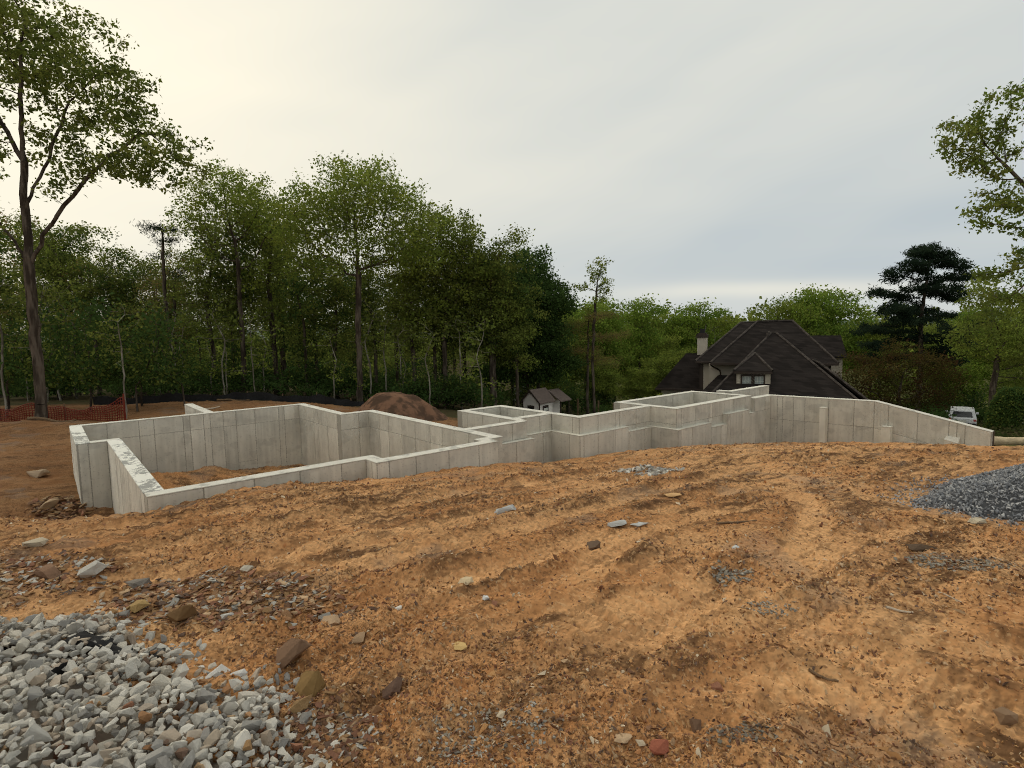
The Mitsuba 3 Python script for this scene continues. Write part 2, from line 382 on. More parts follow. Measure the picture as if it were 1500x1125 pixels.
for i_, l_ in enumerate(TRACKS):
    l_ = np.array(l_, float)
    for _ in range(3):  # corner cutting
        l_ = np.vstack([l_[:1], np.stack([.75 * l_[:-1] + .25 * l_[1:], .25 * l_[:-1] + .75 * l_[1:]], 1).reshape(-1, 2), l_[-1:]])
    for off in ((-.0,),) if i_ > 11 else ((0.0,),):
        L_ = np.concatenate([[0], np.cumsum(np.linalg.norm(np.diff(l_, axis=0), axis=1))])
        u_ = np.arange(0, L_[-1], .03)
        _tp.append(np.stack([np.interp(u_, L_, l_[:, 0]), np.interp(u_, L_, l_[:, 1])], 1)); _ts.append(u_ + 3.7 * i_)
        e_ = np.minimum(u_, L_[-1] - u_)
        _tn.append(np.clip(e_ / .5, 0, 1))
TREE2, TS, TE = cKDTree(np.vstack(_tp)), np.concatenate(_ts), np.concatenate(_tn)
TT = np.gradient(np.vstack(_tp), axis=0); TT /= np.linalg.norm(TT, axis=1, keepdims=True) + 1e-9
TPTS = np.vstack(_tp)


def track(x, y):
    """height change, compaction and looseness that the wheel tracks give."""
    d, i = TREE2.query(np.stack([x, y], 1), distance_upper_bound=.6)
    hit = np.isfinite(d)
    i = np.where(hit, i, 0); d = np.where(hit, d, 9.0)
    dx, dy = x - TPTS[i, 0], y - TPTS[i, 1]
    side = TT[i, 0] * dy - TT[i, 1] * dx
    n_ = meshkit.fbm(np.stack([x * 1.4, y * 1.4, x * 0 + 8], 1), 3, 44)
    e = TE[i] * sstep(.30, .50, n_)
    w = .17
    body = sstep(w + .03, w - .05, d)
    rim = np.exp(-((d - w - .06) / .055) ** 2)
    lug = np.sin(2 * np.pi * (TS[i] / .105 + np.abs(side) * 3.2))
    h = e * (body * (-.034 + .011 * lug) + rim * .024 * (.4 + 1.2 * meshkit.noise(np.stack([x * 9, y * 9, x * 0], 1), 45)))
    return h, e * body, e * rim


def relief(x, y):
    """ruts, tread marks, clods and hollows on the dirt."""
    x, y = np.asarray(x, float).ravel(), np.asarray(y, float).ravel()
    s, t = x * E1[0] + y * E1[1], x * E2[0] + y * E2[1]
    P = lambda fx, fy, o=0.0: np.stack([fx, fy, np.zeros_like(fx) + o], 1)
    r = np.hypot(x, y)
    z = 0.085 * (meshkit.fbm(P(x * 0.7, y * 0.7), 3, 11) - 0.5)
    wob = 0.5 * (meshkit.fbm(P(s * 0.35, t * 0.5), 2, 12) - 0.5)
    band = sstep(0.42, 0.58, meshkit.fbm(P(s * 0.22, (t + wob) * 0.55), 2, 13))
    band = band * sstep(.6, 0, x - 1.2)
    rut = np.abs(((t + wob * 1.6) / 0.46) % 1 - 0.5) * 2
    z += band * 0.036 * (sstep(0.12, 0.60, rut) - 0.5)
    z += band * 0.012 * np.sin(s * 2 * np.pi / 0.17) * sstep(0.35, 0.6, rut)
    th_, tb_, _ = track(x, y)
    soft = 1 - .75 * tb_
    z += soft * 0.030 * sstep(0.48, 0.72, meshkit.fbm(P(x * 3.1, y * 3.1), 4, 15)) * (0.5 + meshkit.fbm(P(x * 0.8, y * 0.8), 2, 16))
    cl = meshkit.noise(P(x * 13, y * 13), 17)
    loose = sstep(0.42, 0.60, meshkit.fbm(P(x * 1.2, y * 1.2, 5.0), 3, 18))
    z += soft * loose * 0.020 * sstep(0.52, 0.8, cl)
    near = r < 7
    if near.any():
        xn, yn = x[near], y[near]
        z[near] += 0.011 * loose[near] * sstep(0.5, 0.8, meshkit.noise(P(xn * 30, yn * 30), 19)) + 0.006 * (meshkit.noise(P(xn * 60, yn * 60), 20) - 0.5)
    z += th_
    far = sstep(8, 14, r)
    z += far * 0.09 * (meshkit.fbm(P(x * 1.9, y * 1.9), 3, 21) - 0.5)
    # spoil heaped along the near wall
    dw = np.where((s > 1.2) & (s < 6.2), np.exp(-((t - 7.35) / 0.5) ** 2), 0) + np.where((s > 9.2) & (s < 15.5), np.exp(-((t - 7.0) / 0.6) ** 2), 0)
    z += dw * 0.09 * (meshkit.fbm(P(x * 4, y * 4, 3.0), 4, 22) - 0.45)
    return z * (1 - sstep(26, 40, r))


def ground_z(x, y):
    x, y = np.atleast_1d(np.asarray(x, float)), np.atleast_1d(np.asarray(y, float))
    return base_z(x, y) + relief(x, y).reshape(x.shape)


def gz(x, y):
    return float(ground_z([x], [y])[0])


fine = np.arange(-52, 52.01, 0.168)
coarse_a = np.concatenate([np.arange(-180, -52, 4.0), fine, np.arange(52.5, 180, 4.0)])
rr, r = [0.25, 0.6, 0.9, 1.15], 1.3
while r < 3200:
    rr.append(r)
    r += max(0.008, min(0.0017 * r * r, 0.085 if r < 19 else 0.085 + (r - 19) * 0.06))
rr = np.array(rr)
AZ, RR = np.meshgrid(np.radians(coarse_a), rr)
gx, gy = RR * np.sin(AZ), RR * np.cos(AZ)
gzz = ground_z(gx.ravel(), gy.ravel())
gv = np.stack([gx.ravel(), gy.ravel(), gzz], 1)
na, nr = len(coarse_a), len(rr)
ii = (np.arange(nr - 1)[:, None] * na + np.arange(na)[None]).ravel()
jj = (np.arange(nr - 1)[:, None] * na + (np.arange(na)[None] + 1) % na).ravel()
gf = np.vstack([np.stack([ii, ii + na, jj + na], 1), np.stack([ii, jj + na, jj], 1)])[:, ::-1]
c0 = len(gv)
gv = np.vstack([gv, [[0, 0, float(gzz[:na].mean())]]])
gf = np.vstack([gf, np.stack([np.full(na, c0), (np.arange(na) + 1) % na, np.arange(na)], 1)])
nz = np.cross(gv[gf[0, 1]] - gv[gf[0, 0]], gv[gf[0, 2]] - gv[gf[0, 0]])[2]
if nz < 0:
    gf = gf[:, ::-1]
_, tb_, tr_ = track(gv[:, 0], gv[:, 1])
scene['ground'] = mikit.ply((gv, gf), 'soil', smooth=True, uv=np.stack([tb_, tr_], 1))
USED.add('ground')
tag('ground', 'bare orange clay building lot with wheel ruts, sloping down to the wood', None, None, 'structure')

# far hills on the horizon
hx = np.linspace(-2600, 2600, 140)
hv, hf = [], []
for j, (yy, zz) in enumerate([(1500, -20), (1750, 12), (2000, 26), (2300, 18)]):
    for x_ in hx:
        n_ = meshkit.fbm(np.array([x_ / 420, j * 0.4, 1.0]), 4, 31)
        hv.append((x_, yy + 60 * math.sin(x_ / 300), zz * (0.35 + 1.25 * float(n_)) if zz > 0 else zz))
for j in range(3):
    for i in range(139):
        a = j * 140 + i
        hf.append((a, a + 1, a + 141, a + 140))
put('hills', (np.array(hv), np.array(hf)), 'hill_green', smooth=True)
tag('hills', 'low hazy wooded hills on the horizon', None, None, 'structure')

# ------------------------------------------------------------------ concrete foundation
PR = random.Random(5)
PANEL_MATS = ['concrete_plain', 'concrete_plain', 'concrete_pale', 'concrete_dark', 'concrete_plain', 'concrete_pale']


def widths(a, b):
    out, x = [], a
    while x < b - 0.05:
        w = PR.choice([0.61, 0.61, 0.61, 0.61, 0.46, 0.30, 0.15])
        if b - (x + w) < 0.18:
            w = b - x
        out.append((x, x + w)); x += w
    return out


def panel_face(parent, face, a, b, c, zb, zt, joint):
    """form-board imprints on one face. face: '-t' '+t' run along s at t = c; '-s' '+s' run along t at s = c; zt(u) is the top."""
    sg = -1 if face[0] == '-' else 1
    for (u0, u1) in widths(a, b):
        zs = [(zb, joint)] if joint is not None and PR.random() < 0.12 else []
        cuts = [zb]
        if joint is not None and min(zt(u0), zt(u1)) - joint > zb + 0.2:
            off = joint + PR.choice([0, 0, 0, 0.004])
            if PR.random() < 0.18:
                cuts.append((zb + min(zt(u0), zt(u1)) - off) / 2 + PR.uniform(-0.1, 0.1))
            cuts.append(('top', off))
        cuts.append('end')
        lvl = lambda q, u: zt(u) - 0.003 if q == 'end' else (zt(u) - q[1] if isinstance(q, tuple) else q)
        for q0, q1 in zip(cuts[:-1], cuts[1:]):
            g = 0.006
            p0, p1 = u0 + g, u1 - g
            h = PR.uniform(0.005, 0.011)
            ci, co = c - sg * 0.006, c + sg * h
            k0 = 0 if q0 == zb else 0.004
            k1 = 0 if q1 == 'end' else 0.004
            pts = []
            e = 0.003
            for (d, m_) in ((ci, 0), (co, e)):
                for (u, q, kk) in ((p0 + m_, q0, k0 + m_), (p1 - m_, q0, k0 + m_), (p1 - m_, q1, -k1 - m_), (p0 + m_, q1, -k1 - m_)):
                    z = lvl(q, u) + kk
                    pts.append((u, d, z) if face[1] == 't' else (d, u, z))
            v, f = hexa(pts)
            v = st(v)
            tm = trimesh.Trimesh(v, np.vstack([f[:, [0, 1, 2]], f[:, [0, 2, 3]]]), process=False)
            if tm.volume < 0:
                tm.invert()
            put(f'{parent}__panel', (tm.vertices, tm.faces), PR.choice(PANEL_MATS))


def wall(root, s0, s1, t0, t1, faces, zt=-0.3, zb=-2.5, zt2=None, joint=0.37, top='concrete_top', core='concrete_core', ends=(), name='wall'):
    """one poured wall; zt2: the top at the far end of its length. faces: (face, joint or None[, a, b])."""
    along_s = (s1 - s0) >= (t1 - t0)
    a0, a1 = (s0, s1) if along_s else (t0, t1)
    z2 = zt if zt2 is None else zt2
    ztf = lambda u: zt + (z2 - zt) * (u - a0) / (a1 - a0)
    zc = lambda s, t: ztf(s if along_s else t)
    k = num(f'{root}__{name}')
    c = [(s0, t0), (s1, t0), (s1, t1), (s0, t1)]
    scene[k] = mikit.ply(xf(hexa([(s, t, zb) for s, t in c] + [(s, t, zc(s, t)) for s, t in c]), st), core)
    for fc in faces:
        f = fc[0]
        cc = {'-t': t0, '+t': t1, '-s': s0, '+s': s1}[f]
        a, b = (fc[2], fc[3]) if len(fc) > 2 else ((s0, s1) if f[1] == 't' else (t0, t1))
        fn = ztf if (f[1] == 't') == along_s else (lambda u, q=(zt if cc in (s0, t0) else z2): q)
        panel_face(k, f, a, b, cc, zb, fn, fc[1])
    if top:
        g = 0.010
        has = {f[0] for f in faces}
        x0, x1 = s0 - (g if '-s' in has else 0), s1 + (g if '+s' in has else 0)
        y0, y1 = t0 - (g if '-t' in has else 0), t1 + (g if '+t' in has else 0)
        cc = [(x0, y0), (x1, y0), (x1, y1), (x0, y1)]
        put(f'{k}__top', xf(hexa([(s, t, zc(s, t) + 0.001) for s, t in cc] + [(s, t, zc(s, t) + 0.013) for s, t in cc]), st), top)
    return k


FD = thing('house_foundation', 'grey poured concrete house foundation with stepped jogged walls rising from the orange dirt', 'foundation')
J = 0.37
# left wing
wall(FD, .39, 5.6, 15.65, 15.85, [('-t', J, .59, 5.4)])
wall(FD, .39, .59, 12.87, 15.65, [('-s', None), ('+s', J, 13.07, 15.65)], top='concrete_torn')
wall(FD, .59, 1.06, 12.87, 13.07, [('-t', None, .41, .85), ('+t', J)])
wall(FD, .86, 1.06, 8.11, 12.87, [('-s', None), ('+s', J)], top='concrete_torn')
wall(FD, .86, 3.7, 7.91, 8.11, [('-t', None), ('+t', J)])
wall(FD, 3.7, 3.9, 7.56, 8.11, [('-s', None, 7.56, 7.9), ('-t', None)])
wall(FD, 3.9, 6.0, 7.56, 7.76, [('-t', None), ('+t', J, 3.9, 5.8)])
wall(FD, 5.8, 6.0, 7.76, 8.0, [('+s', None)])
wall(FD, 6.0, 6.13, 7.85, 8.0, [('-t', None)])
wall(FD, 6.13, 6.33, 7.85, 13.05, [('-s', J, 8.0, 12.85), ('+s', J, 9.06, 12.9), ('-t', None)])
wall(FD, 5.4, 6.13, 12.85, 13.05, [('-t', J)])
wall(FD, 5.4, 5.6, 13.05, 15.65, [('-s', J)])
wall(FD, 3.1, 3.3, 15.85, 18.43, [('-s', J), ('-t', None)][:1])
# link wall, small box, right return
wall(FD, 6.33, 7.82, 8.85, 9.05, [('-t', 0.35), ('+t', None), ('+s', None)])
wall(FD, 6.33, 7.9, 8.72, 8.85, [('-t', None), ('+s', None)], zt=-.67, name='brick_ledge', top='concrete_plain')
wall(FD, 7.72, 7.92, 9.05, 11.1, [('-s', J), ('+s', J, 9.42, 11.1)])
wall(FD, 7.72, 9.1, 11.1, 11.3, [('-t', J, 7.92, 8.9), ('-s', None)][:1])
wall(FD, 8.9, 9.1, 8.55, 11.1, [('-s', J, 8.55, 9.2), ('-s', J, 9.42, 11.1)])
wall(FD, 7.92, 8.9, 9.22, 9.42, [('-t', J), ('+t', J)])
wall(FD, 7.9, 8.78, 9.1, 9.22, [('-t', None)], zt=-.67, name='brick_ledge', top='concrete_plain')
wall(FD, 8.78, 8.9, 8.22, 9.22, [('-s', None, 8.22, 9.1), ('-t', None)], zt=-.67, name='brick_ledge', top='concrete_plain')
# middle wall and second box
wall(FD, 8.9, 11.65, 8.35, 8.55, [('-t', J, 8.9, 11.45), ('-s', None)])
wall(FD, 8.9, 10.45, 8.22, 8.35, [('-t', None)], zt=-.675, name='brick_ledge', top='concrete_plain')
wall(FD, 10.45, 11.33, 8.22, 8.35, [('-t', None)], zt=-.795, name='brick_ledge', top='concrete_plain')
wall(FD, 11.45, 11.65, 7.6, 8.35, [('-s', J), ('+s', J), ('-t', None)])
wall(FD, 11.45, 11.65, 8.55, 9.3, [('-s', J), ('+s', J)])
wall(FD, 11.33, 11.45, 7.47, 8.35, [('-s', None, 7.47, 8.22), ('-t', None)], zt=-.78, name='brick_ledge', top='concrete_plain')
wall(FD, 11.45, 15.1, 9.3, 9.5, [('-t', J, 11.65, 14.9)])
wall(FD, 11.65, 15.05, 7.6, 7.8, [('-t', J), ('+t', J, 11.65, 14.9)])
for (a_, b_, z_) in ((11.45, 12.78, -.775), (12.78, 13.54, -.897), (13.54, 14.7, -.645), (14.7, 15.05, -.75)):
    wall(FD, a_, b_, 7.47, 7.6, [('-t', None)] + ([('-s', None)] if z_ == -.645 else []), zt=z_, name='brick_ledge', top='concrete_plain')
wall(FD, 14.9, 15.1, 7.8, 9.3, [('-s', J)])
wall(FD, 15.05, 15.98, 7.5, 7.7, [('-t', J), ('-s', None, 7.5, 7.6)], zt=-.37)
wall(FD, 15.65, 15.85, 8.7, 9.0, [('-s', None)])
wall(FD, 15.65, 18.0, 8.5, 8.7, [('-t', J)])
# flat step tie left on the corner of the near wall and scraps of form hardware
put(f'{FD}__form_strip', xf(box(6.02, 6.12, 7.80, 7.845, -1.3, -.31), st), 'concrete_pale')

RW = thing('retaining_wall', 'long grey concrete retaining wall sloping down to the right with three stub pilasters', 'retaining wall')
k1 = wall(RW, 16.0, 16.22, 4.87, 7.7, [('-s', 0.66)], zt=-.325, zt2=-.375)
k2 = wall(RW, 16.0, 16.22, 2.58, 4.87, [('-s', 0.66), ('-t', None)], zt=-.82, zt2=-.325)
for (t_, zt_, w_, d_) in ((6.03, -.58, .15, .17), (4.56, -.92, .20, .18), (3.25, -1.03, .24, .2)):
    v, f = box(16 - d_, 15.995, t_ - w_ / 2, t_ + w_ / 2, -2.2, zt_)
    if zt_ < -1:
        v[4:, 2] += np.array([-.10, 0, .02, -.04])
    pk = put(f'{RW}__pilaster', xf((v, f), st), 'concrete_white')
    tv, tf = box(16 - d_ - .008, 15.99, t_ - w_ / 2 - .008, t_ + w_ / 2 + .008, zt_ + .001, zt_ + .016)
    if zt_ < -1:
        tv[:, 2] += np.array([-.10, 0, .02, -.04] * 2)
    put(f'{pk}__cap', xf((tv, tf), st), 'concrete_top')
put(f'{RW}__stake', polyline(st([(16.03, 2.545, -1.6), (16.03, 2.545, -.80)]), 0.016), 'steel')
sx = np.linspace(2.7, 4.1, 12)
sp = [rough_rock(60 + i, 16, .4, .3) for i in range(5)]
m_, _ = scatter(sp, np.stack([*(np.stack([E1 * 15.86 + E2 * t for t in sx]).T + RNG.normal(0, .02, (2, 12))), np.full(12, 0.0)], 1) + np.array([0, 0, 1]) * (ground_z(*(np.stack([E1 * 15.86 + E2 * t for t in sx]).T))[:, None] + .02),
               RNG.uniform(.07, .13, (12, 1)) * np.array([1.3, .9, .5]), rotz(RNG.uniform(0, 6, 12)))
put(f'{RW}__spilled_mortar', m_, 'concrete_top')

# ------------------------------------------------------------------ stones and earth
GREYS = np.array([(.45, .43, .385), (.38, .365, .33), (.52, .495, .44), (.29, .28, .26), (.42, .39, .34), (.23, .22, .205), (.47, .435, .37), (.57, .545, .49)])
BROWNS = np.array([(.20, .105, .05), (.15, .08, .045), (.27, .15, .075), (.11, .07, .05), (.32, .22, .13), (.18, .085, .05), (.22, .13, .06)])


def tint(pal, n, rng, dv=0.18):
    return pal[rng.integers(0, len(pal), n)] * rng.uniform(1 - dv, 1 + dv, (n, 1))


def poly_in(poly, x, y):
    import shapely
    return shapely.contains_xy(shapely.Polygon(poly), x, y)


# crushed stone pile, lower left
rng = np.random.default_rng(21)
PILE = [(-6.2, 3.3), (-4.2, 3.22), (-2.9, 3.05), (-2.6, 3.10), (-2.39, 3.14), (-2.08, 2.83), (-1.68, 2.66), (-1.50, 2.40), (-1.28, 2.34), (-1.12, 2.42), (-.98, 2.15), (-.84, 2.0), (-.74, 1.8), (-1.0, 1.0), (-2.5, .6), (-6.2, .9)]
import shapely
PP = shapely.Polygon(PILE)


def pile_h(x, y):
    d = np.array([PP.exterior.distance(shapely.Point(a, b)) if PP.contains(shapely.Point(a, b)) else 0.0 for a, b in zip(x, y)])
    return 0.17 * (1 - np.exp(-d / 0.45))


principled('stone_dust', lambda p, n, uv: mix(mi.Color3f(.24, .225, .20), mi.Color3f(.17, .12, .085), fbm(p.x * 6, p.y * 6, 0.0, 3)), .95)
SP = thing('crushed_stone_pile', 'heap of pale grey crushed stone chunks in the lower left corner', 'stone pile')
xs, ys = np.meshgrid(np.linspace(-6.2, -.5, 70), np.linspace(.6, 3.3, 40))
hz = ground_z(xs.ravel(), ys.ravel()) - 0.05 + pile_h(xs.ravel(), ys.ravel()) * 0.8
q = (np.arange(39)[:, None] * 70 + np.arange(69)[None]).ravel()
put(f'{SP}__core', (np.stack([xs.ravel(), ys.ravel(), hz], 1), np.stack([q, q + 1, q + 71, q + 70], 1)), 'stone_dust', smooth=True)
SV = [rock(np.random.default_rng(100 + i), 13 + i % 6, 1.0 + .25 * (i % 2), .75) for i in range(28)]
pos, sz = [], []
grid = {}
tries = 0
while tries < 360000 and len(pos) < 9000:
    tries += 1
    far_ = rng.random() < 0.55
    x, y = (rng.uniform(-3.3, -.55), rng.uniform(1.5, 3.2)) if far_ else (rng.uniform(-5.2, -.6), rng.uniform(.9, 3.25))
    s_ = 0.015 + 0.027 * rng.random() ** 1.6
    lay = rng.random()
    if not PP.contains(shapely.Point(x, y)):
        dd = PP.exterior.distance(shapely.Point(x, y))
        if dd > 0.12 or rng.random() > 0.10:
            continue
        lay = 0
    key = (int(x / .06), int(y / .06))
    ok = True
    for a in (-2, -1, 0, 1, 2):
        for b in (-2, -1, 0, 1, 2):
            for (px_, py_, ps_, pl_) in grid.get((key[0] + a, key[1] + b), ()):
                if math.hypot(px_ - x, py_ - y) < (ps_ + s_) * (0.70 if abs(pl_ - lay) < .5 else 0.24):
                    ok = False; break
            if not ok: break
        if not ok: break
    if not ok:
        continue
    # bare earth showing in three small gaps
    if min(math.hypot(x + 1.62, y - 2.42) / .14, math.hypot(x + 1.9, y - 2.05) / .10, math.hypot(x + 1.25, y - 2.30) / .06) < 1 and rng.random() < .85:
        continue
    grid.setdefault(key, []).append((x, y, s_, lay))
    pos.append((x, y, lay)); sz.append(s_)
pos, sz = np.array(pos), np.array(sz)
pz = ground_z(pos[:, 0], pos[:, 1]) + pile_h(pos[:, 0], pos[:, 1]) * .8 + sz * 0.25 + np.where(pos[:, 2] > .5, .022, -.012)
P3 = np.stack([pos[:, 0], pos[:, 1], pz], 1)
sc3 = sz[:, None] * np.stack([rng.uniform(.95, 1.35, len(sz)), rng.uniform(.8, 1.1, len(sz)), rng.uniform(.85, 1.15, len(sz))], 1)
rt = Rotation.from_euler('zxy', np.stack([rng.uniform(0, 6.28, len(sz)), rng.normal(0, .45, len(sz)), rng.normal(0, .45, len(sz))], 1))
colr = tint(GREYS, len(sz), rng, .16)
dusty = rng.random(len(sz)) < .16
colr[dusty] = colr[dusty] * .55 + np.array([.30, .19, .10]) * .45
odd = rng.random(len(sz)) < .05
colr[odd] = tint(BROWNS, odd.sum(), rng) * 1.25
dist = np.linalg.norm(P3 - [0, 0, H], axis=1)
vis = (np.abs(P3[:, 0] / P3[:, 1]) < .93) & (P3[:, 1] > 1.75)
app = np.where(vis, sz / dist, 0)
order = np.argsort(-app)
for i in order[:300]:
    m_, c_ = scatter([SV[i % 28]], P3[i:i + 1], sc3[i:i + 1], rt[i:i + 1], colr[i:i + 1])
    put(f'{SP}__stone', m_, 'stone', color=c_)
rest = order[300:]
m_, c_ = scatter(SV, P3[rest], sc3[rest], rt[rest], colr[rest])
tag(put(f'{SP}__small_stones', m_, 'stone', color=c_), kind='stuff')

# dark gravel pile, right
GP = thing('gravel_pile', 'mound of dark blue-grey crushed gravel at the right edge on the orange dirt', 'gravel pile')
GC = np.array([7.25, 5.2])


def gp_h(x, y):
    dx, dy = (x - GC[0]) / 3.1, (y - GC[1]) / 1.86
    a = np.arctan2(dy, dx)
    r_ = np.hypot(dx, dy) / (1 + .07 * np.sin(3 * a + 1) + .05 * np.sin(7 * a))
    return np.where(r_ < 1, .86 * (1 - r_ ** 1.25) + .0, -0.03 - .35 * (r_ - 1)), r_


xs, ys = np.meshgrid(np.linspace(4.0, 11.2, 90), np.linspace(3.2, 7.5, 60))
hh, _ = gp_h(xs.ravel(), ys.ravel())
q = (np.arange(59)[:, None] * 90 + np.arange(89)[None]).ravel()
principled('gravel_core', (0.07, 0.073, 0.08), 0.95)
put(f'{GP}__core', (np.stack([xs.ravel(), ys.ravel(), base_z(xs.ravel(), ys.ravel()) + hh - .02], 1), np.stack([q, q + 1, q + 91, q + 90], 1)), 'gravel_core', smooth=True)
rng = np.random.default_rng(22)
n = 34000
x, y = rng.uniform(4.1, 10.4, n), rng.uniform(3.3, 7.3, n)
hh, r_ = gp_h(x, y)
keep = (r_ < 1.0) | ((r_ < 1.25) & (rng.random(n) < .30 * ((1.25 - r_) / .25) ** 2))
x, y, hh, r_ = x[keep], y[keep], hh[keep], r_[keep]
n = len(x)
z = np.where(r_ < 1, base_z(x, y) + hh, ground_z(x, y)) + rng.uniform(0, .012, n)
s_ = rng.uniform(.011, .024, n)
BLUES = np.array([(.22, .228, .245), (.165, .172, .187), (.28, .285, .295), (.12, .126, .138), (.36, .362, .365)]) * 1.22
m_, c_ = scatter([rock(np.random.default_rng(200 + i), 8, .8, .3) for i in range(10)], np.stack([x, y, z], 1), s_[:, None] * np.stack([rng.uniform(1, 1.6, n), rng.uniform(.7, 1.1, n), rng.uniform(.6, 1, n)], 1), Rotation.random(n, random_state=3), tint(BLUES, n, rng))
tag(put(f'{GP}__gravel', m_, 'painted', color=c_), kind='stuff')


def patch(label, cx, cy, rx, ry, ang, n_, smin, smax, pal, seed, name='gravel_patch', cat='gravel patch', lift=.3):
    r = np.random.default_rng(seed)
    a, q_ = r.uniform(0, 2 * np.pi, n_), np.sqrt(r.random(n_)) * (0.6 + 0.4 * r.random(n_))
    u, w = q_ * np.cos(a) * rx, q_ * np.sin(a) * ry
    x_, y_ = cx + u * math.cos(ang) - w * math.sin(ang), cy + u * math.sin(ang) + w * math.cos(ang)
    s0 = r.uniform(smin, smax, n_)
    P_ = np.stack([x_, y_, ground_z(x_, y_) + s0 * lift], 1)
    m0, c0_ = scatter([rock(np.random.default_rng(seed + 7 + i), 9, .7, .4) for i in range(8)], P_, s0[:, None] * np.stack([r.uniform(1, 1.6, n_), r.uniform(.7, 1.1, n_), r.uniform(.5, .9, n_)], 1), Rotation.from_euler('zxy', np.stack([r.uniform(0, 6, n_), r.normal(0, .3, n_), r.normal(0, .3, n_)], 1)), tint(np.array(pal), n_, r))
    k = put(name, m0, 'stone', color=c0_)
    return tag(k, label, cat, None, 'stuff')


GREY2 = GREYS * .8
DGREY = GREYS * np.array([.56, .53, .49])
patch('patch of pale grey rubble lying on the dirt near the concrete walls', 1.9, 7.9, .55, .42, .3, 420, .012, .05, GREYS, 301)
patch('small dark grey gravel streak on orange dirt, right of centre', 1.42, 3.55, .17, .15, .5, 260, .006, .018, DGREY, 302)
patch('faint grey gravel smear just in front of the dark streak', 1.47, 3.12, .2, .1, .2, 160, .005, .013, DGREY * 1.2, 303)
patch('thin scatter of grey gravel in front of the dark gravel mound', 3.05, 3.74, .42, .2, -.1, 520, .007, .019, np.vstack([DGREY, DGREY, BROWNS]), 304)
patch('grey gravel smear at the bottom edge right of the pale stone heap', -.12, 2.06, .36, .2, .1, 480, .004, .012, np.vstack([GREY2, DGREY, BROWNS]), 305)
patch('dark gravel smear near the bottom edge, right of centre', .86, 2.03, .18, .07, .1, 260, .004, .013, np.vstack([DGREY * .7, BROWNS]), 306)
patch('brown rubble spread along the upper edge of the pale stone heap', -1.85, 3.35, 1.0, .42, -.25, 2600, .007, .032, np.vstack([BROWNS * 1.25, BROWNS * 1.1, BROWNS * 1.4, GREY2[:3]]), 307, 'rubble_spread', 'rubble')
patch('reddish brown rubble at the right foot of the pale stone heap', -.78, 2.08, .28, .2, -.5, 900, .006, .024, np.vstack([BROWNS, BROWNS[5:6], GREYS[:2]]), 308, 'rubble_spread', 'rubble')
patch('stony brown rubble at the left picture edge', -3.5, 3.9, .9, .5, -.2, 1200, .008, .035, np.vstack([BROWNS * 1.2, BROWNS * 1.3, GREY2[:3]]), 309, 'rubble_spread', 'rubble')
patch('heaped dark rubble in the pit beside the left corner of the foundation', -8.2, 9.9, .8, .45, -.8, 500, .02, .09, BROWNS, 310, 'rubble_spread', 'rubble')

# crumbs and pebbles all over the lot
rng = np.random.default_rng(33)
n = 190000
rad = 1.55 * (13.0 / 1.55) ** (rng.random(n) ** 1.1)
az = np.radians(rng.uniform(-46, 46, n))
x, y = rad * np.sin(az), rad * np.cos(az)
dens = meshkit.fbm(np.stack([x * 1.2, y * 1.2, x * 0 + 5.0], 1), 3, 18)
lefty = sstep(-.5, -4, x) * sstep(9, 4, y)
keep = (rng.random(n) < .20 + .70 * sstep(.46, .62, dens + .08 * lefty)) & ~inside(x, y)[0]
_, tb_, tr_ = track(x, y)
keep = (keep & (rng.random(n) > .6 * tb_)) | (rng.random(n) < .45 * tr_)
s_c, t_c = x * E1[0] + y * E1[1], x * E2[0] + y * E2[1]
keep &= ~((t_c > 7.4) & (s_c > .7) & (s_c < 6.4)) & ~((t_c > 7.4) & (s_c > 6)) & ~(s_c > 15.7)
x, y, rad = x[keep], y[keep], rad[keep]
n = len(x)
s_ = (0.0026 + 0.0085 * rng.random(n) ** 3.2) * (1 + .20 * rad) + .018 * (rng.random(n) < .006)
CR = np.vstack([BROWNS * 1.1, BROWNS * 1.35, [(.44, .24, .10), (.52, .31, .14), (.40, .19, .08), (.48, .26, .11), (.42, .22, .09)], [(.58, .48, .34)]])
m_, c_ = scatter([rock(np.random.default_rng(400 + i), 6, .8, .2) for i in range(12)], np.stack([x, y, ground_z(x, y) + s_ * .25], 1), s_[:, None] * np.stack([rng.uniform(.9, 1.5, n), rng.uniform(.7, 1.1, n), rng.uniform(.6, 1, n)], 1), Rotation.random(n, random_state=5), tint(CR, n, rng))
tag(put('soil_crumbs', m_, 'painted', color=c_), 'loose crumbs of clay and pebbles strewn over the dirt lot', 'soil', None, 'stuff')

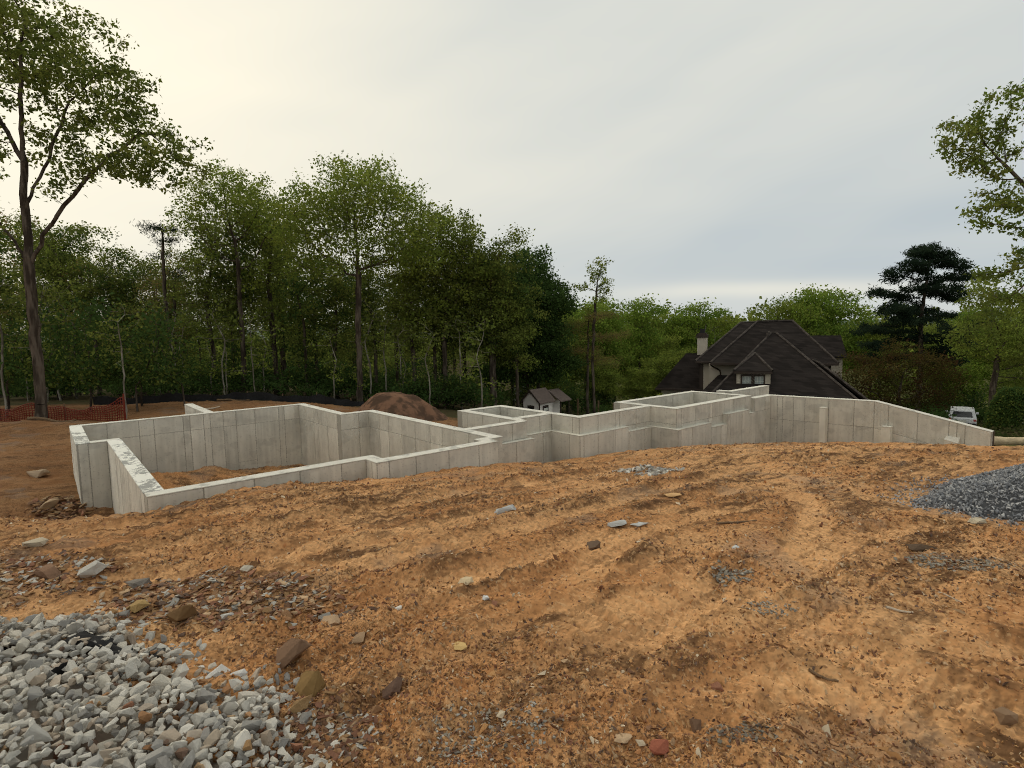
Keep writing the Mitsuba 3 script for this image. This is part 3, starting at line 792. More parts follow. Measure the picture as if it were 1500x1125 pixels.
# single stones and clods one can point to
ROCKS = [  # x, y, length, flatness, squareness, tilt, colour, name, category, label
    (-1.91, 3.05, .17, 1.0, .8, .25, (.15, .085, .035), 'rock', 'rock', 'dark ochre angular block standing on the brown rubble above the pale stone heap'),
    (-1.10, 2.60, .21, .7, .9, .75, (.17, .10, .06), 'rock', 'rock', 'flat brown slab tilted up at the right edge of the pale stone heap'),
    (-.93, 2.34, .16, 1.5, .5, 1.1, (.22, .135, .05), 'rock', 'rock', 'pointed ochre stone standing upright beside the pale stone heap'),
    (-.90, 2.20, .10, .8, .5, .5, (.27, .17, .08), 'rock', 'rock', 'small tan stone at the foot of the pointed ochre stone'),
    (-1.68, 3.11, .11, .8, .4, .1, (.52, .51, .48), 'rock', 'rock', 'lone white stone to the right of the dark ochre block'),
    (-2.99, 3.83, .21, .8, .5, .4, (.40, .385, .35), 'rock', 'rock', 'long pale grey stone lying alone near the left edge above the stone heap'),
    (-3.38, 3.91, .25, .6, .8, .05, (.20, .115, .07), 'rock', 'rock', 'wide reddish brown slab near the left picture edge'),
    (-3.98, 4.53, .20, .4, .7, .05, (.40, .34, .25), 'rock', 'rock', 'thin pale flat stone farthest left on the lot'),
    (-1.04, 2.96, .13, .6, .7, .1, (.38, .26, .16), 'rock', 'rock', 'pale pinkish slab in the group of flat stones left of centre'),
    (-.84, 2.84, .10, .5, .6, .1, (.30, .20, .12), 'rock', 'rock', 'tan flat stone in front right of the pinkish slab'),
    (-.98, 3.08, .10, .5, .6, .2, (.12, .09, .07), 'rock', 'rock', 'dark grey shard behind the pinkish slab'),
    (-1.88, 3.80, .09, .8, .4, .1, (.50, .46, .38), 'rock', 'rock', 'small cream stone beyond the brown rubble, left'),
    (-3.01, 3.63, .17, .3, .5, .1, (.07, .06, .055), 'rock', 'rock', 'long black shard of rock below the long pale grey stone'),
    (-.31, 3.40, .10, .6, .6, .1, (.55, .44, .28), 'rock', 'rock', 'cream flat stone near the middle of the foreground'),
    (-.68, 3.15, .06, .7, .3, .1, (.58, .57, .53), 'rock', 'rock', 'small white pebble left of the cream flat stone'),
    (-.18, 3.18, .05, .8, .3, .1, (.56, .57, .56), 'rock', 'rock', 'small white pebble just right of the cream flat stone'),
    (-.55, 2.34, .11, 1.0, .6, .6, (.11, .065, .045), 'rock', 'rock', 'dark reddish broken stone alone on sand below centre'),
    (.53, 2.00, .09, .9, .7, .3, (.30, .10, .06), 'rock', 'rock', 'brick red stone near the bottom edge'),
    (3.06, 4.09, .22, .6, .7, .1, (.10, .065, .04), 'clod', 'clod', 'dark brown clod in front of the dark gravel mound'),
    (.60, 4.12, .16, .6, .5, .1, (.13, .085, .055), 'clod', 'clod', 'dark clod in the middle of the sandy patch'),
    (-.09, 5.30, .24, .7, .4, .1, (.37, .38, .38), 'concrete_chunk', 'concrete chunk', 'rounded grey concrete lump left of centre on the dirt'),
    (.90, 4.74, .20, .28, .3, .1, (.36, .36, .35), 'concrete_chunk', 'concrete chunk', 'flat grey concrete piece right of centre, left half'),
    (1.08, 4.70, .16, .25, .3, .1, (.38, .38, .37), 'concrete_chunk', 'concrete chunk', 'flat grey concrete piece right of centre, right half'),
    (-10.24, 11.85, .42, .7, .5, .1, (.42, .32, .22), 'boulder', 'boulder', 'pale tan boulder far left in the pit by the foundation'),
    (-8.45, 9.85, .50, .7, .5, .2, (.38, .27, .17), 'boulder', 'boulder', 'tan boulder at the foot of the left foundation corner'),
    (-8.15, 9.95, .18, .8, .3, .1, (.42, .42, .40), 'boulder', 'boulder', 'small grey stone next to the tan boulder at the left foundation corner'),
    (1.99, 2.15, .10, .9, .5, .1, (.19, .12, .07), 'rock', 'rock', 'brown stone near the right bottom corner, left of a pair'),
    (2.13, 2.13, .10, .9, .5, .1, (.16, .10, .07), 'rock', 'rock', 'brown stone near the right bottom corner, right of a pair'),
    (-.29, 2.77, .09, .3, .7, .05, (.55, .38, .16), 'rock', 'rock', 'thin yellow flake of stone below centre'),
    (.40, 2.04, .08, .5, .6, .05, (.48, .34, .21), 'rock', 'rock', 'pale tan stone left of the brick red stone'),
    (-1.42, 2.53, .11, .6, .4, .1, (.52, .51, .48), 'rock', 'rock', 'white stone on the bare sand notch of the stone heap'),
    (-1.30, 2.47, .08, .8, .4, .1, (.47, .46, .44), 'rock', 'rock', 'grey white stone right of the bare sand notch'),
    (1.63, 4.05, .09, .5, .4, .05, (.55, .55, .53), 'rock', 'rock', 'white flat pebble above the dark gravel streak'),
    (1.69, 5.84, .20, .30, .3, .05, (.50, .31, .145), 'rock', 'rock', 'long tan slab on the dirt right of the concrete pieces'),
    (.70, 2.12, .08, .8, .8, .2, (.13, .075, .045), 'rock', 'rock', 'dark cube-shaped stone above the brick red stone'),
    (.89, 2.39, .07, .9, .6, .2, (.24, .11, .065), 'rock', 'rock', 'dull red stone in the crumbly track right of centre'),
    (4.10, 4.83, .16, .6, .4, .05, (.44, .38, .28), 'rock', 'rock', 'pale stone at the lower left foot of the dark gravel mound'),
    (-2.55, 3.62, .16, .5, .6, .1, (.17, .15, .13), 'rock', 'rock', 'grey-green flat stone right of the black shard'),
    (-2.28, 3.24, .16, .6, .5, .3, (.33, .22, .09), 'rock', 'rock', 'yellow ochre stone at the top edge of the pale stone heap'),
]
for i, (x, y, ln, fl, sq, tilt, col, nm, cat, lab) in enumerate(ROCKS):
    v, f = rough_rock(500 + i, 13 + i % 6, fl, sq, 2, .14 if nm == 'concrete_chunk' else .06)
    v = v * ln / 2 / max(np.abs(v[:, 0]).max(), 1e-6)
    r_ = np.random.default_rng(900 + i)
    v = v @ (Rotation.from_euler('yxz', [-tilt, r_.uniform(-.15, .15), r_.uniform(-.5, .5)]).as_matrix().T)
    h = v[:, 2].max() - v[:, 2].min()
    v = v + [x, y, gz(x, y) - v[:, 2].min() - .22 * h]
    c_ = np.array(col) * (0.75 + .5 * meshkit.fbm(v * 14, 3, i))[:, None]
    tag(put(nm, (v, f), 'stone', color=c_), lab, cat)

STICKS = [((-.20, 4.34), (.14, 4.32), .007, 'wood', 'longest thin dark twig lying left of centre on the sand'), ((-.42, 3.88), (-.24, 3.93), .007, 'wood', 'short dark twig left of the longest twig'),
          ((1.75, 4.72), (2.12, 4.80), .010, 'wood', 'brown stick right of the concrete pieces'), ((1.36, 2.48), (1.46, 2.42), .008, 'wood', 'stubby brown stick end in the crumbly track, lower right'),
          ((2.55, 3.25), (2.58, 3.12), .005, 'pale_wood', 'pale splinter sticking up from the dirt at the right'), ((2.1, 3.05), (2.22, 3.01), .008, 'pale_wood', 'pale wood chip in the wheel track at the right')]
for (a, b, r_, mt, lab) in STICKS:
    k = 7
    pts = []
    for i in range(k):
        u = i / (k - 1)
        x, y = a[0] + (b[0] - a[0]) * u, a[1] + (b[1] - a[1]) * u
        pts.append((x + .004 * math.sin(9 * u), y + .006 * math.sin(5 * u + 1), .5 * gz(x, y) + .5 * (gz(*a) * (1 - u) + gz(*b) * u) + r_ * .8))
    tag(put('twig', polyline(pts, np.linspace(r_, r_ * .6, k), 6), mt), lab, 'twig')


def fabric(pts, w, seed, label):
    r = np.random.default_rng(seed)
    rows, cols = 40, 14
    V, Fq = [], []
    p = np.array(pts)
    tt = np.linspace(0, len(p) - 1, rows)
    cx, cy = np.interp(tt, range(len(p)), p[:, 0]), np.interp(tt, range(len(p)), p[:, 1])
    for i in range(rows):
        ww = w * (.55 + .6 * meshkit.noise(np.array([i * .25, seed, 0.0])))
        for j in range(cols):
            u = j / (cols - 1) - .5
            x, y = cx[i] + u * ww * .25, cy[i] + u * ww
            V.append((x, y, 0))
    V = np.array(V)
    V[:, 2] = ground_z(V[:, 0], V[:, 1]) + pile_h(V[:, 0], V[:, 1]) * .8 + .022 + .055 * (meshkit.fbm(np.stack([V[:, 0] * 15, V[:, 1] * 15, V[:, 0] * 0], 1), 4, seed) - .42)
    e = np.tile(np.minimum(np.arange(cols), cols - 1 - np.arange(cols)), rows)
    V[:, 2] -= np.where(e == 0, .05, 0)
    q = (np.arange(rows - 1)[:, None] * cols + np.arange(cols - 1)[None]).ravel()
    tag(put('fabric_scrap', (V, np.stack([q, q + 1, q + cols + 1, q + cols], 1)), 'black_cloth', smooth=True), label, 'fabric scrap')


fabric([(-2.28, 2.72), (-2.02, 2.70), (-1.80, 2.68), (-1.76, 2.64)], .10, 41, 'crumpled black geotextile scrap among the pale stones, right one at the heap edge')
fabric([(-2.85, 2.78), (-2.6, 2.72), (-2.5, 2.68)], .10, 42, 'crumpled black geotextile scrap at the left picture edge among the pale stones')
fabric([(-2.02, 2.52), (-2.08, 2.40)], .07, 43, 'small black geotextile tail in the middle of the pale stones')

# ------------------------------------------------------------------ neighbouring house
HA = math.radians(23.714)
HX, HY = np.array([math.cos(HA), -math.sin(HA)]), np.array([math.sin(HA), math.cos(HA)])


def hs(v):
    v = np.asarray(v, float)
    return np.concatenate([v[..., :1] * HX + (v[..., 1:2] + 42.0) * HY, v[..., 2:]], -1)


HO = thing('brick_house', 'neighbouring two storey house with dark shingle hip roofs and beige siding below the lot', 'house')
del labels[HO]; USED.discard(HO)
HO = thing('house', 'neighbouring two storey house with dark shingle hip roofs and beige siding below the lot', 'house')


def hpart(name, m, mat, parent=None):
    return put(f'{parent or HO}__{name}', xf(m, hs), mat)


def slab(poly, th=.10):
    """a roof plane: polygon of 3-D points (ccw seen from above) with thickness downwards."""
    p = np.array(poly, float)
    n = len(p)
    v = np.vstack([p, p - [0, 0, th]])
    f = [(0, i, i + 1) for i in range(1, n - 1)] + [(n, n + i + 1, n + i) for i in range(1, n - 1)]
    for i in range(n):
        j = (i + 1) % n
        f += [(i, i + n, j + n), (i, j + n, j)]
    return v, np.array(f)


def caps(pts_list):
    ms = []
    for a, b in pts_list:
        a, b = np.array(a, float), np.array(b, float)
        ms.append(tubes([a], [b], [.075], [.075], 5))
    return join(*ms)


def hip_roof(name, x0, x1, y0, y1, ez, rx0, rx1, ry, rz, parent=None, cap_edges=('fl', 'fr', 'r')):
    A, B, C, D = (x0, y0, ez), (x1, y0, ez), (x1, y1, ez), (x0, y1, ez)
    R0, R1 = (rx0, ry, rz), (rx1, ry, rz)
    planes = [[A, B, R1, R0], [B, C, R1], [C, D, R0, R1], [D, A, R0]]
    planes = [q for q in planes]
    if abs(rx1 - rx0) < 1e-6:
        planes = [[A, B, R0], [B, C, R0], [C, D, R0], [D, A, R0]]
    k = hpart(name, join(*[slab(q) for q in planes]), 'shingle', parent)
    ed = {'fl': (A, R0), 'fr': (B, R1), 'br': (C, R1), 'bl': (D, R0), 'r': (R0, R1)}
    hpart('ridge_cap', caps([(np.array(ed[e][0]) + [0, 0, .03], np.array(ed[e][1]) + [0, 0, .03]) for e in cap_edges if ed[e][0] != ed[e][1]]), 'ridge_cap', k)
    return k


def gutter(a, b, parent=None):
    a, b = np.array(a, float), np.array(b, float)
    d = (b - a) / np.linalg.norm(b - a)
    nrm = np.array([-d[1], d[0], 0]) * .06
    p = [a - nrm - [0, 0, .16], b - nrm - [0, 0, .16], b + nrm - [0, 0, .16], a + nrm - [0, 0, .16]]
    return hpart('gutter', hexa(p + [q + [0, 0, .15] for q in p]), 'brown_trim', parent)


def siding(x0, x1, y, z0, z1, parent, step=.20):
    """lap siding boards as one real stepped surface facing the lot."""
    ms, z = [], z0
    while z < z1 - .01:
        zt_ = min(z + step, z1)
        ms.append(hexa([(x0, y - .03, z), (x1, y - .03, z), (x1, y + .05, z), (x0, y + .05, z), (x0, y - .008, zt_), (x1, y - .008, zt_), (x1, y + .05, zt_), (x0, y + .05, zt_)]))
        z = zt_
    tag(hpart('siding_board', join(*ms), 'siding', parent), kind='stuff')


# walls
w1 = hpart('wall', box(-3.3, 4.55, 2.0, 10.0, -6.6, -1.0), 'siding')
siding(-3.3, -1.0, 1.96, -4.0, -1.08, w1)
siding(3.6, 4.55, 1.96, -4.0, -1.08, w1)
hpart('corner_board', box(4.50, 4.60, 1.88, 1.955, -6.6, -1.08), 'brown_trim', w1)
w2 = hpart('wall', box(-3.9, -3.3, 5.4, 10.0, -6.6, -1.05), 'siding')
w3 = hpart('wall', box(-3.95, -3.3, 2.6, 5.4, -6.6, -1.05), 'siding')
siding(-3.75, -3.302, 2.56, -5.2, -1.08, w3)
hpart('corner_board', box(-4.02, -3.76, 2.52, 2.59, -6.6, -1.08), 'brown_trim', w3)
r1 = hip_roof('roof', -3.15, 4.95, 1.0, 11.0, -.92, -.06, 2.33, 6.0, 2.05, None, ('fl', 'fr'))
hpart('ridge_vent', box(-.1, 2.4, 5.85, 6.15, 2.02, 2.13), 'ridge_cap', r1)
gutter((-3.15, .96, -.90), (4.95, .96, -.90), r1)
r2 = hip_roof('roof', -4.30, 2.6, 2.15, 13.0, -.86, -1.37, -.2, 9.0, 2.0, None, ('fl', 'r'))
gutter((-4.30, 2.11, -.84), (-3.16, 2.11, -.84), r2)
# long front roof that runs down towards the lot
r3 = hpart('roof', join(slab([(.85, 2.2, 1.16), (-3.9, -6.2, -3.9), (6.6, -6.2, -3.9), (1.16, 2.2, 1.16)]), slab([(1.16, 2.2, 1.16), (6.6, -6.2, -3.9), (6.7, 6.0, -3.9), (1.16, 4.0, 1.16)]), slab([(.85, 4.0, 1.16), (-3.9, 4.0, -3.9), (-3.9, -6.2, -3.9), (.85, 2.2, 1.16)])), 'shingle')
hpart('ridge_cap', caps([((.85, 2.2, 1.19), (-3.9, -6.2, -3.87)), ((1.16, 2.2, 1.19), (6.6, -6.2, -3.87)), ((.85, 2.2, 1.19), (1.16, 2.2, 1.19))]), 'ridge_cap', r3)
hpart('roof_vent', join(polyline([(.62, 1.72, .95), (.62, 1.72, 1.2), (.75, 1.75, 1.25)], .09, 8)), 'ridge_cap', r3)
w4 = hpart('wall', box(-3.3, 6.0, -5.6, 2.0, -6.6, -4.0), 'siding')
r4 = hpart('roof', join(slab([(3.3, -.6, -.62), (3.6, -1.0, -.75), (7.2, -5.0, -3.9), (6.9, 4.0, -3.9), (3.6, 1.2, -.62)])), 'shingle')
hpart('ridge_cap', caps([((3.3, -.6, -.60), (3.6, -1.0, -.72)), ((3.6, -1.0, -.72), (7.2, -5.0, -3.87))]), 'ridge_cap', r4)
# rear right roof
r5 = hpart('roof', join(slab([(1.8, 12.0, .80), (3.0, 9.0, -.85), (6.45, 9.0, -.85), (6.3, 12.0, .80)]), slab([(6.3, 12.0, .80), (6.45, 9.0, -.85), (6.6, 15.0, -.85)])), 'shingle')
hpart('wall', box(4.6, 6.2, 9.6, 14.0, -6.6, -.95), 'siding')
# dormer with a double window
dw = hpart('dormer', box(-1.24, .70, -3.0, 1.6, -4.2, -1.25), 'siding')
siding(-1.24, -.99, -3.04, -3.6, -1.28, dw, .16)
siding(.45, .70, -3.04, -3.6, -1.28, dw, .16)
hpart('dormer_roof', join(slab([(-1.42, -3.3, -1.16), (.88, -3.3, -1.16), (-.18, -1.0, -.14)]), slab([(.88, -3.3, -1.16), (.88, 1.6, -1.16), (-.18, 1.6, -.14), (-.18, -1.0, -.14)]), slab([(-1.42, 1.6, -1.16), (-1.42, -3.3, -1.16), (-.18, -1.0, -.14), (-.18, 1.6, -.14)])), 'shingle', dw)
hpart('ridge_cap', caps([((.88, -3.3, -1.13), (-.18, -1.0, -.11)), ((-1.42, -3.3, -1.13), (-.18, -1.0, -.11))]), 'ridge_cap', dw)
hpart('fascia', box(-1.40, .86, -3.34, -3.27, -1.34, -1.20), 'brown_trim', dw)
hpart('corner_board', box(.69, .76, -3.06, -2.98, -4.0, -1.28), 'siding', dw)
for i, (a, b) in enumerate(((-.99, -.27), (-.25, .45))):
    wk = num(f'{HO}__window')
    fr = join(box(a, a + .09, -3.10, -3.01, -2.95, -1.40), box(b - .09, b, -3.10, -3.01, -2.95, -1.40), box(a, b, -3.095, -3.01, -1.52, -1.40), box(a + .02, b - .02, -3.09, -3.01, -2.22, -2.14), box(a, b, -3.10, -3.01, -3.05, -2.95))
    scene[wk] = mikit.ply(xf(fr, hs), 'brown_trim')
    for zz0, zz1 in ((-2.14, -1.52), (-2.95, -2.22)):
        for c in range(3):
            for r in range(2):
                x0_, x1_ = a + .09 + (b - a - .18) * c / 3, a + .09 + (b - a - .18) * (c + 1) / 3
                y0_, y1_ = zz0 + (zz1 - zz0) * r / 2, zz0 + (zz1 - zz0) * (r + 1) / 2
                hpart('pane', box(x0_ + .014, x1_ - .014, -3.06, -3.045, y0_ + .014, y1_ - .014), 'pane', wk)
    hpart('muntin', box(a + .09, b - .09, -3.043, -3.035, -2.95, -1.52), 'blind', wk)
# lower roofs left
r6 = hpart('roof', join(slab([(-7.4, 3.0, -3.05), (-4.0, 3.0, -3.05), (-4.0, 5.1, -.38), (-5.3, 5.1, -.38)]), slab([(-7.4, 9.0, -3.05), (-7.4, 3.0, -3.05), (-5.3, 5.1, -.38)]), slab([(-5.3, 5.1, -.38), (-4.0, 5.1, -.38), (-4.0, 9.0, -3.05), (-7.4, 9.0, -3.05)])), 'shingle')
gutter((-7.4, 2.96, -3.03), (-4.0, 2.96, -3.03), r6)
hpart('wall', box(-7.0, -4.06, 3.4, 8.6, -6.6, -3.1), 'stucco')
r7 = hpart('roof', join(slab([(-3.9, -1.0, -3.2), (-.9, -1.0, -3.2), (-.9, 1.9, -1.86), (-2.65, 1.9, -1.86)]), slab([(-3.9, 1.9, -3.2), (-3.9, -1.0, -3.2), (-2.65, 1.9, -1.86)])), 'shingle')
# chimney, downspout
ck = hpart('chimney', box(-4.45, -3.75, 5.0, 6.0, -6.0, 1.0), 'stucco')
hpart('chimney_cap', join(box(-4.52, -3.68, 4.93, 6.07, .86, 1.12), box(-4.40, -3.80, 5.05, 5.95, 1.12, 1.22)), 'brown_trim', ck)
hpart('flue', box(-4.27, -3.93, 5.2, 5.8, 1.22, 1.55), 'rubber', ck)
hpart('corner_board', box(-3.80, -3.72, 4.96, 5.0, -.9, .86), 'stucco', ck)
hpart('downspout', polyline([(-3.15, 1.0, -1.02), (-3.0, 1.35, -1.20), (-2.55, 1.85, -1.5), (-2.5, 1.90, -1.7), (-2.5, 1.90, -6.4)], .055, 6), 'brown_trim')

# ------------------------------------------------------------------ garden shed
SA = math.radians(26)
SX, SY = np.array([math.cos(SA), math.sin(SA)]), np.array([-math.sin(SA), math.cos(SA)])
SO = np.array([1.12, 33.6])


def sh(v):
    v = np.asarray(v, float)
    return np.concatenate([(v[..., :1] * .8) * SX + v[..., 1:2] * .8 * SY + SO, v[..., 2:]], -1)


# gable front faces left of the picture (-y in shed axes runs to the viewer)
SH = thing('garden_shed', 'small beige garden shed with grey brown gable roof behind the foundation', 'shed')
zb, ze, zr = -4.6, -2.55, -1.92
GA = math.radians(-38)
SX, SY = np.array([math.cos(GA), math.sin(GA)]), np.array([-math.sin(GA), math.cos(GA)])
hw = .78
swall = put(f'{SH}__wall', xf(join(prism([(-hw, zb), (hw, zb), (hw, ze), (0, zr - .05), (-hw, ze)], 0.0, 1.75, 1)), sh), 'shed_paint')
put(f'{SH}__roof', xf(join(slab([(hw + .16, -.16, ze - .10), (hw + .16, 1.95, ze - .10), (0, 1.95, zr + .04), (0, -.16, zr + .04)], .07), slab([(-hw - .16, 1.95, ze - .10), (-hw - .16, -.16, ze - .10), (0, -.16, zr + .04), (0, 1.95, zr + .04)], .07)), sh), 'shed_roof')
put(f'{SH}__barge_board', xf(join(*[hexa([(sg * (hw + .17), -.19, ze - .22), (0, -.19, zr - .08), (0, -.15, zr - .08), (sg * (hw + .17), -.15, ze - .22), (sg * (hw + .17), -.19, ze - .10), (0, -.19, zr + .045), (0, -.15, zr + .045), (sg * (hw + .17), -.15, ze - .10)]) for sg in (-1, 1)]), sh), 'brown_trim')
put(f'{SH}__corner_trim', xf(join(box(hw - .05, hw + .02, -.02, .05, zb, ze), box(-hw - .02, -hw + .05, -.02, .05, zb, ze)), sh), 'brown_trim')
wk = put(f'{SH}__window', xf(join(box(-.30, -.23, -.045, -.003, -3.45, -2.88), box(.23, .30, -.045, -.003, -3.45, -2.88), box(-.30, .30, -.05, -.003, -2.94, -2.84), box(-.30, .30, -.05, -.003, -3.45, -3.38)), sh), 'brown_trim')
put(f'{wk}__pane', xf(box(-.23, .23, -.03, -.012, -3.38, -2.94), sh), 'dark_glass')
dk = put(f'{SH}__window', xf(join(box(hw + .003, hw + .05, .42, .50, -3.9, -2.88), box(hw + .003, hw + .05, 1.05, 1.13, -3.9, -2.88), box(hw + .003, hw + .055, .42, 1.13, -2.96, -2.86)), sh), 'brown_trim')
put(f'{dk}__pane', xf(box(hw + .012, hw + .03, .50, 1.05, -3.9, -2.96), sh), 'dark_glass')
put(f'{dk}__shade', xf(box(hw + .031, hw + .036, .52, 1.03, -3.2, -3.02), sh), 'blind')
SH2 = thing('lean_to_roof', 'small grey brown lean-to roof right behind the beige garden shed', 'roof')
put(f'{SH2}__roof', xf(join(slab([(.12, 2.05, -2.05), (1.35, 2.05, -2.68), (1.35, 3.6, -2.68), (.12, 3.6, -2.05)], .07)), sh), 'shed_roof')
put(f'{SH2}__post', xf(join(polyline([(1.2, 2.25, -4.6), (1.2, 2.25, -2.66)], .05), polyline([(1.2, 3.45, -4.6), (1.2, 3.45, -2.66)], .05)), sh), 'brown_trim')
put(f'{SH2}__wall', xf(box(.20, .3, 2.2, 3.5, -4.6, -2.2), sh), 'shed_paint')

# ------------------------------------------------------------------ parked car seen from behind
CO, CA = np.array([36.3, 44.8]), math.radians(-38)
CARZ = float(base_z([36.3], [44.8])[0]) + .09
CX, CY = np.array([math.cos(CA), math.sin(CA)]), np.array([-math.sin(CA), math.cos(CA)])


def cs(v):
    v = np.asarray(v, float)
    return np.concatenate([v[..., :1] * CX + v[..., 1:2] * CY + CO, v[..., 2:] * .94 + CARZ], -1)


CAR = thing('parked_car', 'white sport utility car with dark rear window parked on the driveway', 'car')
PF = [(0.0, .38), (-.03, .62), (.02, .98), (.10, 1.02), (.42, 1.62), (.75, 1.72), (2.4, 1.72), (3.0, 1.10), (4.3, .98), (4.5, .75), (4.5, .38)]
W = .92


def loft(prof, taper):
    n = len(prof)
    v = []
    for sg in (-1, 1):
        for (y, z) in prof:
            v.append((sg * (W - taper * max(0, z - .95)), y, z))
    cap = trimesh.creation.extrude_polygon(shapely.Polygon(prof), 1, engine='earcut')
    f = []
    for i in range(n):
        j = (i + 1) % n
        f.append((i, j, j + n)); f.append((i, j + n, i + n))
    import mapbox_earcut as _e
    tri = _e.triangulate_float64(np.array(prof, float), np.array([n], np.uint32)).reshape(-1, 3)
    for t_ in tri:
        f.append((t_[0], t_[1], t_[2])); f.append((t_[0] + n, t_[2] + n, t_[1] + n))
    return np.array(v, float), np.array(f)


put(f'{CAR}__body', xf(loft(PF, .22), cs), 'car_paint', smooth=25)


def rear_quad(pts):  # (x, z) on the sloping tailgate, lifted 12 mm off it
    yy = lambda z: np.interp(z, [.38, .62, .98, 1.02, 1.62, 1.72], [0, -.03, .02, .10, .42, .75]) - .012
    v = [(x, yy(z), z) for x, z in pts]
    v += [(x, yy(z) - .012, z) for x, z in pts]
    return hexa(v)


put(f'{CAR}__rear_window', xf(rear_quad([(-.66, 1.10), (.66, 1.10), (.58, 1.54), (-.58, 1.54)]), cs), 'dark_glass')
for sg in (-1, 1):
    put(f'{CAR}__tail_lamp', xf(rear_quad([(sg * .90 - .0 if sg < 0 else .70, .80), (sg * .70 if sg < 0 else .90, .80), (sg * .70 if sg < 0 else .88, .97), (-.88 if sg < 0 else .70, .97)]), cs), 'red_lamp')
    sw = [(.55, 1.08), (2.85, 1.08), (2.35, 1.62), (.75, 1.62)]
    yv = [(sg * (W - .22 * (z - .95) + .006), y, z) for y, z in sw] + [(sg * (W - .22 * (z - .95) + .016), y, z) for y, z in sw]
    put(f'{CAR}__side_window', xf(hexa(yv), cs), 'dark_glass')
    for y_ in (.85, 3.6):
        wk = put(f'{CAR}__wheel', xf(polyline([(sg * .68, y_, .34), (sg * .93, y_, .34)], .34, 20), cs), 'rubber')
        put(f'{wk}__rim', xf(polyline([(sg * .70, y_, .34), (sg * .94, y_, .34)], .2, 14), cs), 'steel')
    put(f'{CAR}__mirror', xf(box(*(sorted((sg * .93, sg * 1.10))), 2.6, 2.75, 1.08, 1.25), cs), 'car_paint')
put(f'{CAR}__bumper', xf(box(-.9, .9, -.10, .10, .40, .62), cs), 'rubber')
put(f'{CAR}__number_plate', xf(box(-.26, .26, -.055, -.045, .70, .84), cs), 'blind')
put(f'{CAR}__roof_rail', xf(join(*[polyline([(sg * .66, .8, 1.77), (sg * .66, 2.3, 1.77)], .025) for sg in (-1, 1)]), cs), 'steel')


def sheet(poly, lift, res, mat, name, label):
    """a paved sheet draped over the ground."""
    P_ = shapely.Polygon(poly)
    x0, y0, x1, y1 = P_.bounds
    ax, ay = np.meshgrid(np.arange(x0, x1 + res, res), np.arange(y0, y1 + res, res))
    z_ = base_z(ax, ay) + lift
    w_ = ax.shape[1]
    V = np.stack([ax.ravel(), ay.ravel(), z_.ravel()], 1)
    q = (np.arange(ax.shape[0] - 1)[:, None] * w_ + np.arange(w_ - 1)[None]).ravel()
    cx, cy = ax.ravel()[q] + res / 2, ay.ravel()[q] + res / 2
    q = q[shapely.contains_xy(P_, cx, cy)]
    tag(put(name, (V, np.stack([q, q + 1, q + w_ + 1, q + w_], 1)), mat, smooth=True), label, None, None, 'structure')


sheet([(30.5, 36.5), (37.0, 36.0), (40.0, 41.8), (55, 43.5), (55, 46.4), (41, 46.8), (34.0, 47.2)], .09, .4, 'drive_concrete', 'driveway', 'pale concrete driveway under the white car')
sheet([(47.5, 52.0), (75, 50.5), (75, 55), (47.5, 56)], .09, .6, 'drive_concrete', 'road', 'pale road strip behind the driveway')

# straw wattle along the right edge of the lot
pts = [(11.6 + .35 * i, 13.9 - .13 * i + .10 * math.sin(i * .9), 0) for i in range(26)]
pts = [(x, y, gz(x, y) + .10 + .02 * math.sin(2.3 * i)) for i, (x, y, _) in enumerate(pts)]
tag(put('straw_wattle', polyline(pts, [.11 + .015 * math.sin(1.7 * i) for i in range(26)], 10), 'straw', smooth=True), 'pale straw erosion tube lying right of the end of the retaining wall', 'straw wattle')
pts = [(10.95 + .3 * i, 12.0 - .05 * i, 0) for i in range(9)]
tag(put('plank', join(*[hexa([(x - .18, y - .06, gz(x, y) + .01), (x + .18, y - .09, gz(x, y) + .01), (x + .18, y + .05, gz(x, y) + .01), (x - .18, y + .08, gz(x, y) + .01), (x - .18, y - .06, gz(x, y) + .05), (x + .18, y - .09, gz(x, y) + .05), (x + .18, y + .05, gz(x, y) + .05), (x - .18, y + .08, gz(x, y) + .05)]) for x, y, _ in pts[:4:3]]), 'pale_wood'), 'pale board ends lying on the clay in front of the straw tube', 'board')

# ------------------------------------------------------------------ fences at the wood's edge
OF = thing('safety_fence', 'sagging orange plastic safety net fence at the left below the large oak', 'fence')
fx = np.linspace(-21.0, -14.05, 75)
fy = 20.3 - .05 * np.sin(fx * 1.3) - (fx + 21) * .02
fz = ground_z(fx, fy) - .02
sag = .52 + .09 * np.sin(fx * 2.1) + .05 * np.sin(fx * 5.3)
sag[-9:] += np.linspace(0, .28, 9)
ms = []
for i in range(75):
    ms.append(polyline([(fx[i], fy[i], fz[i]), (fx[i] + .02, fy[i] + .03 * math.sin(i), fz[i] + sag[i] * .5), (fx[i], fy[i], fz[i] + sag[i])], .018, 4))
for h in np.linspace(.06, 1.0, 8):
    ms.append(polyline(np.stack([fx, fy + .02 * np.sin(fx * 9 + h * 8), fz + sag * h], 1), .016, 4))
put(f'{OF}__net', join(*ms), 'orange_plastic')
for i in (0, 25, 50, 74):
    put(f'{OF}__post', polyline([(fx[i], fy[i] + .05, fz[i] - .2), (fx[i], fy[i] + .05, fz[i] + sag[i] + .12)], .028, 6), 'wood' if i < 74 else 'orange_plastic')

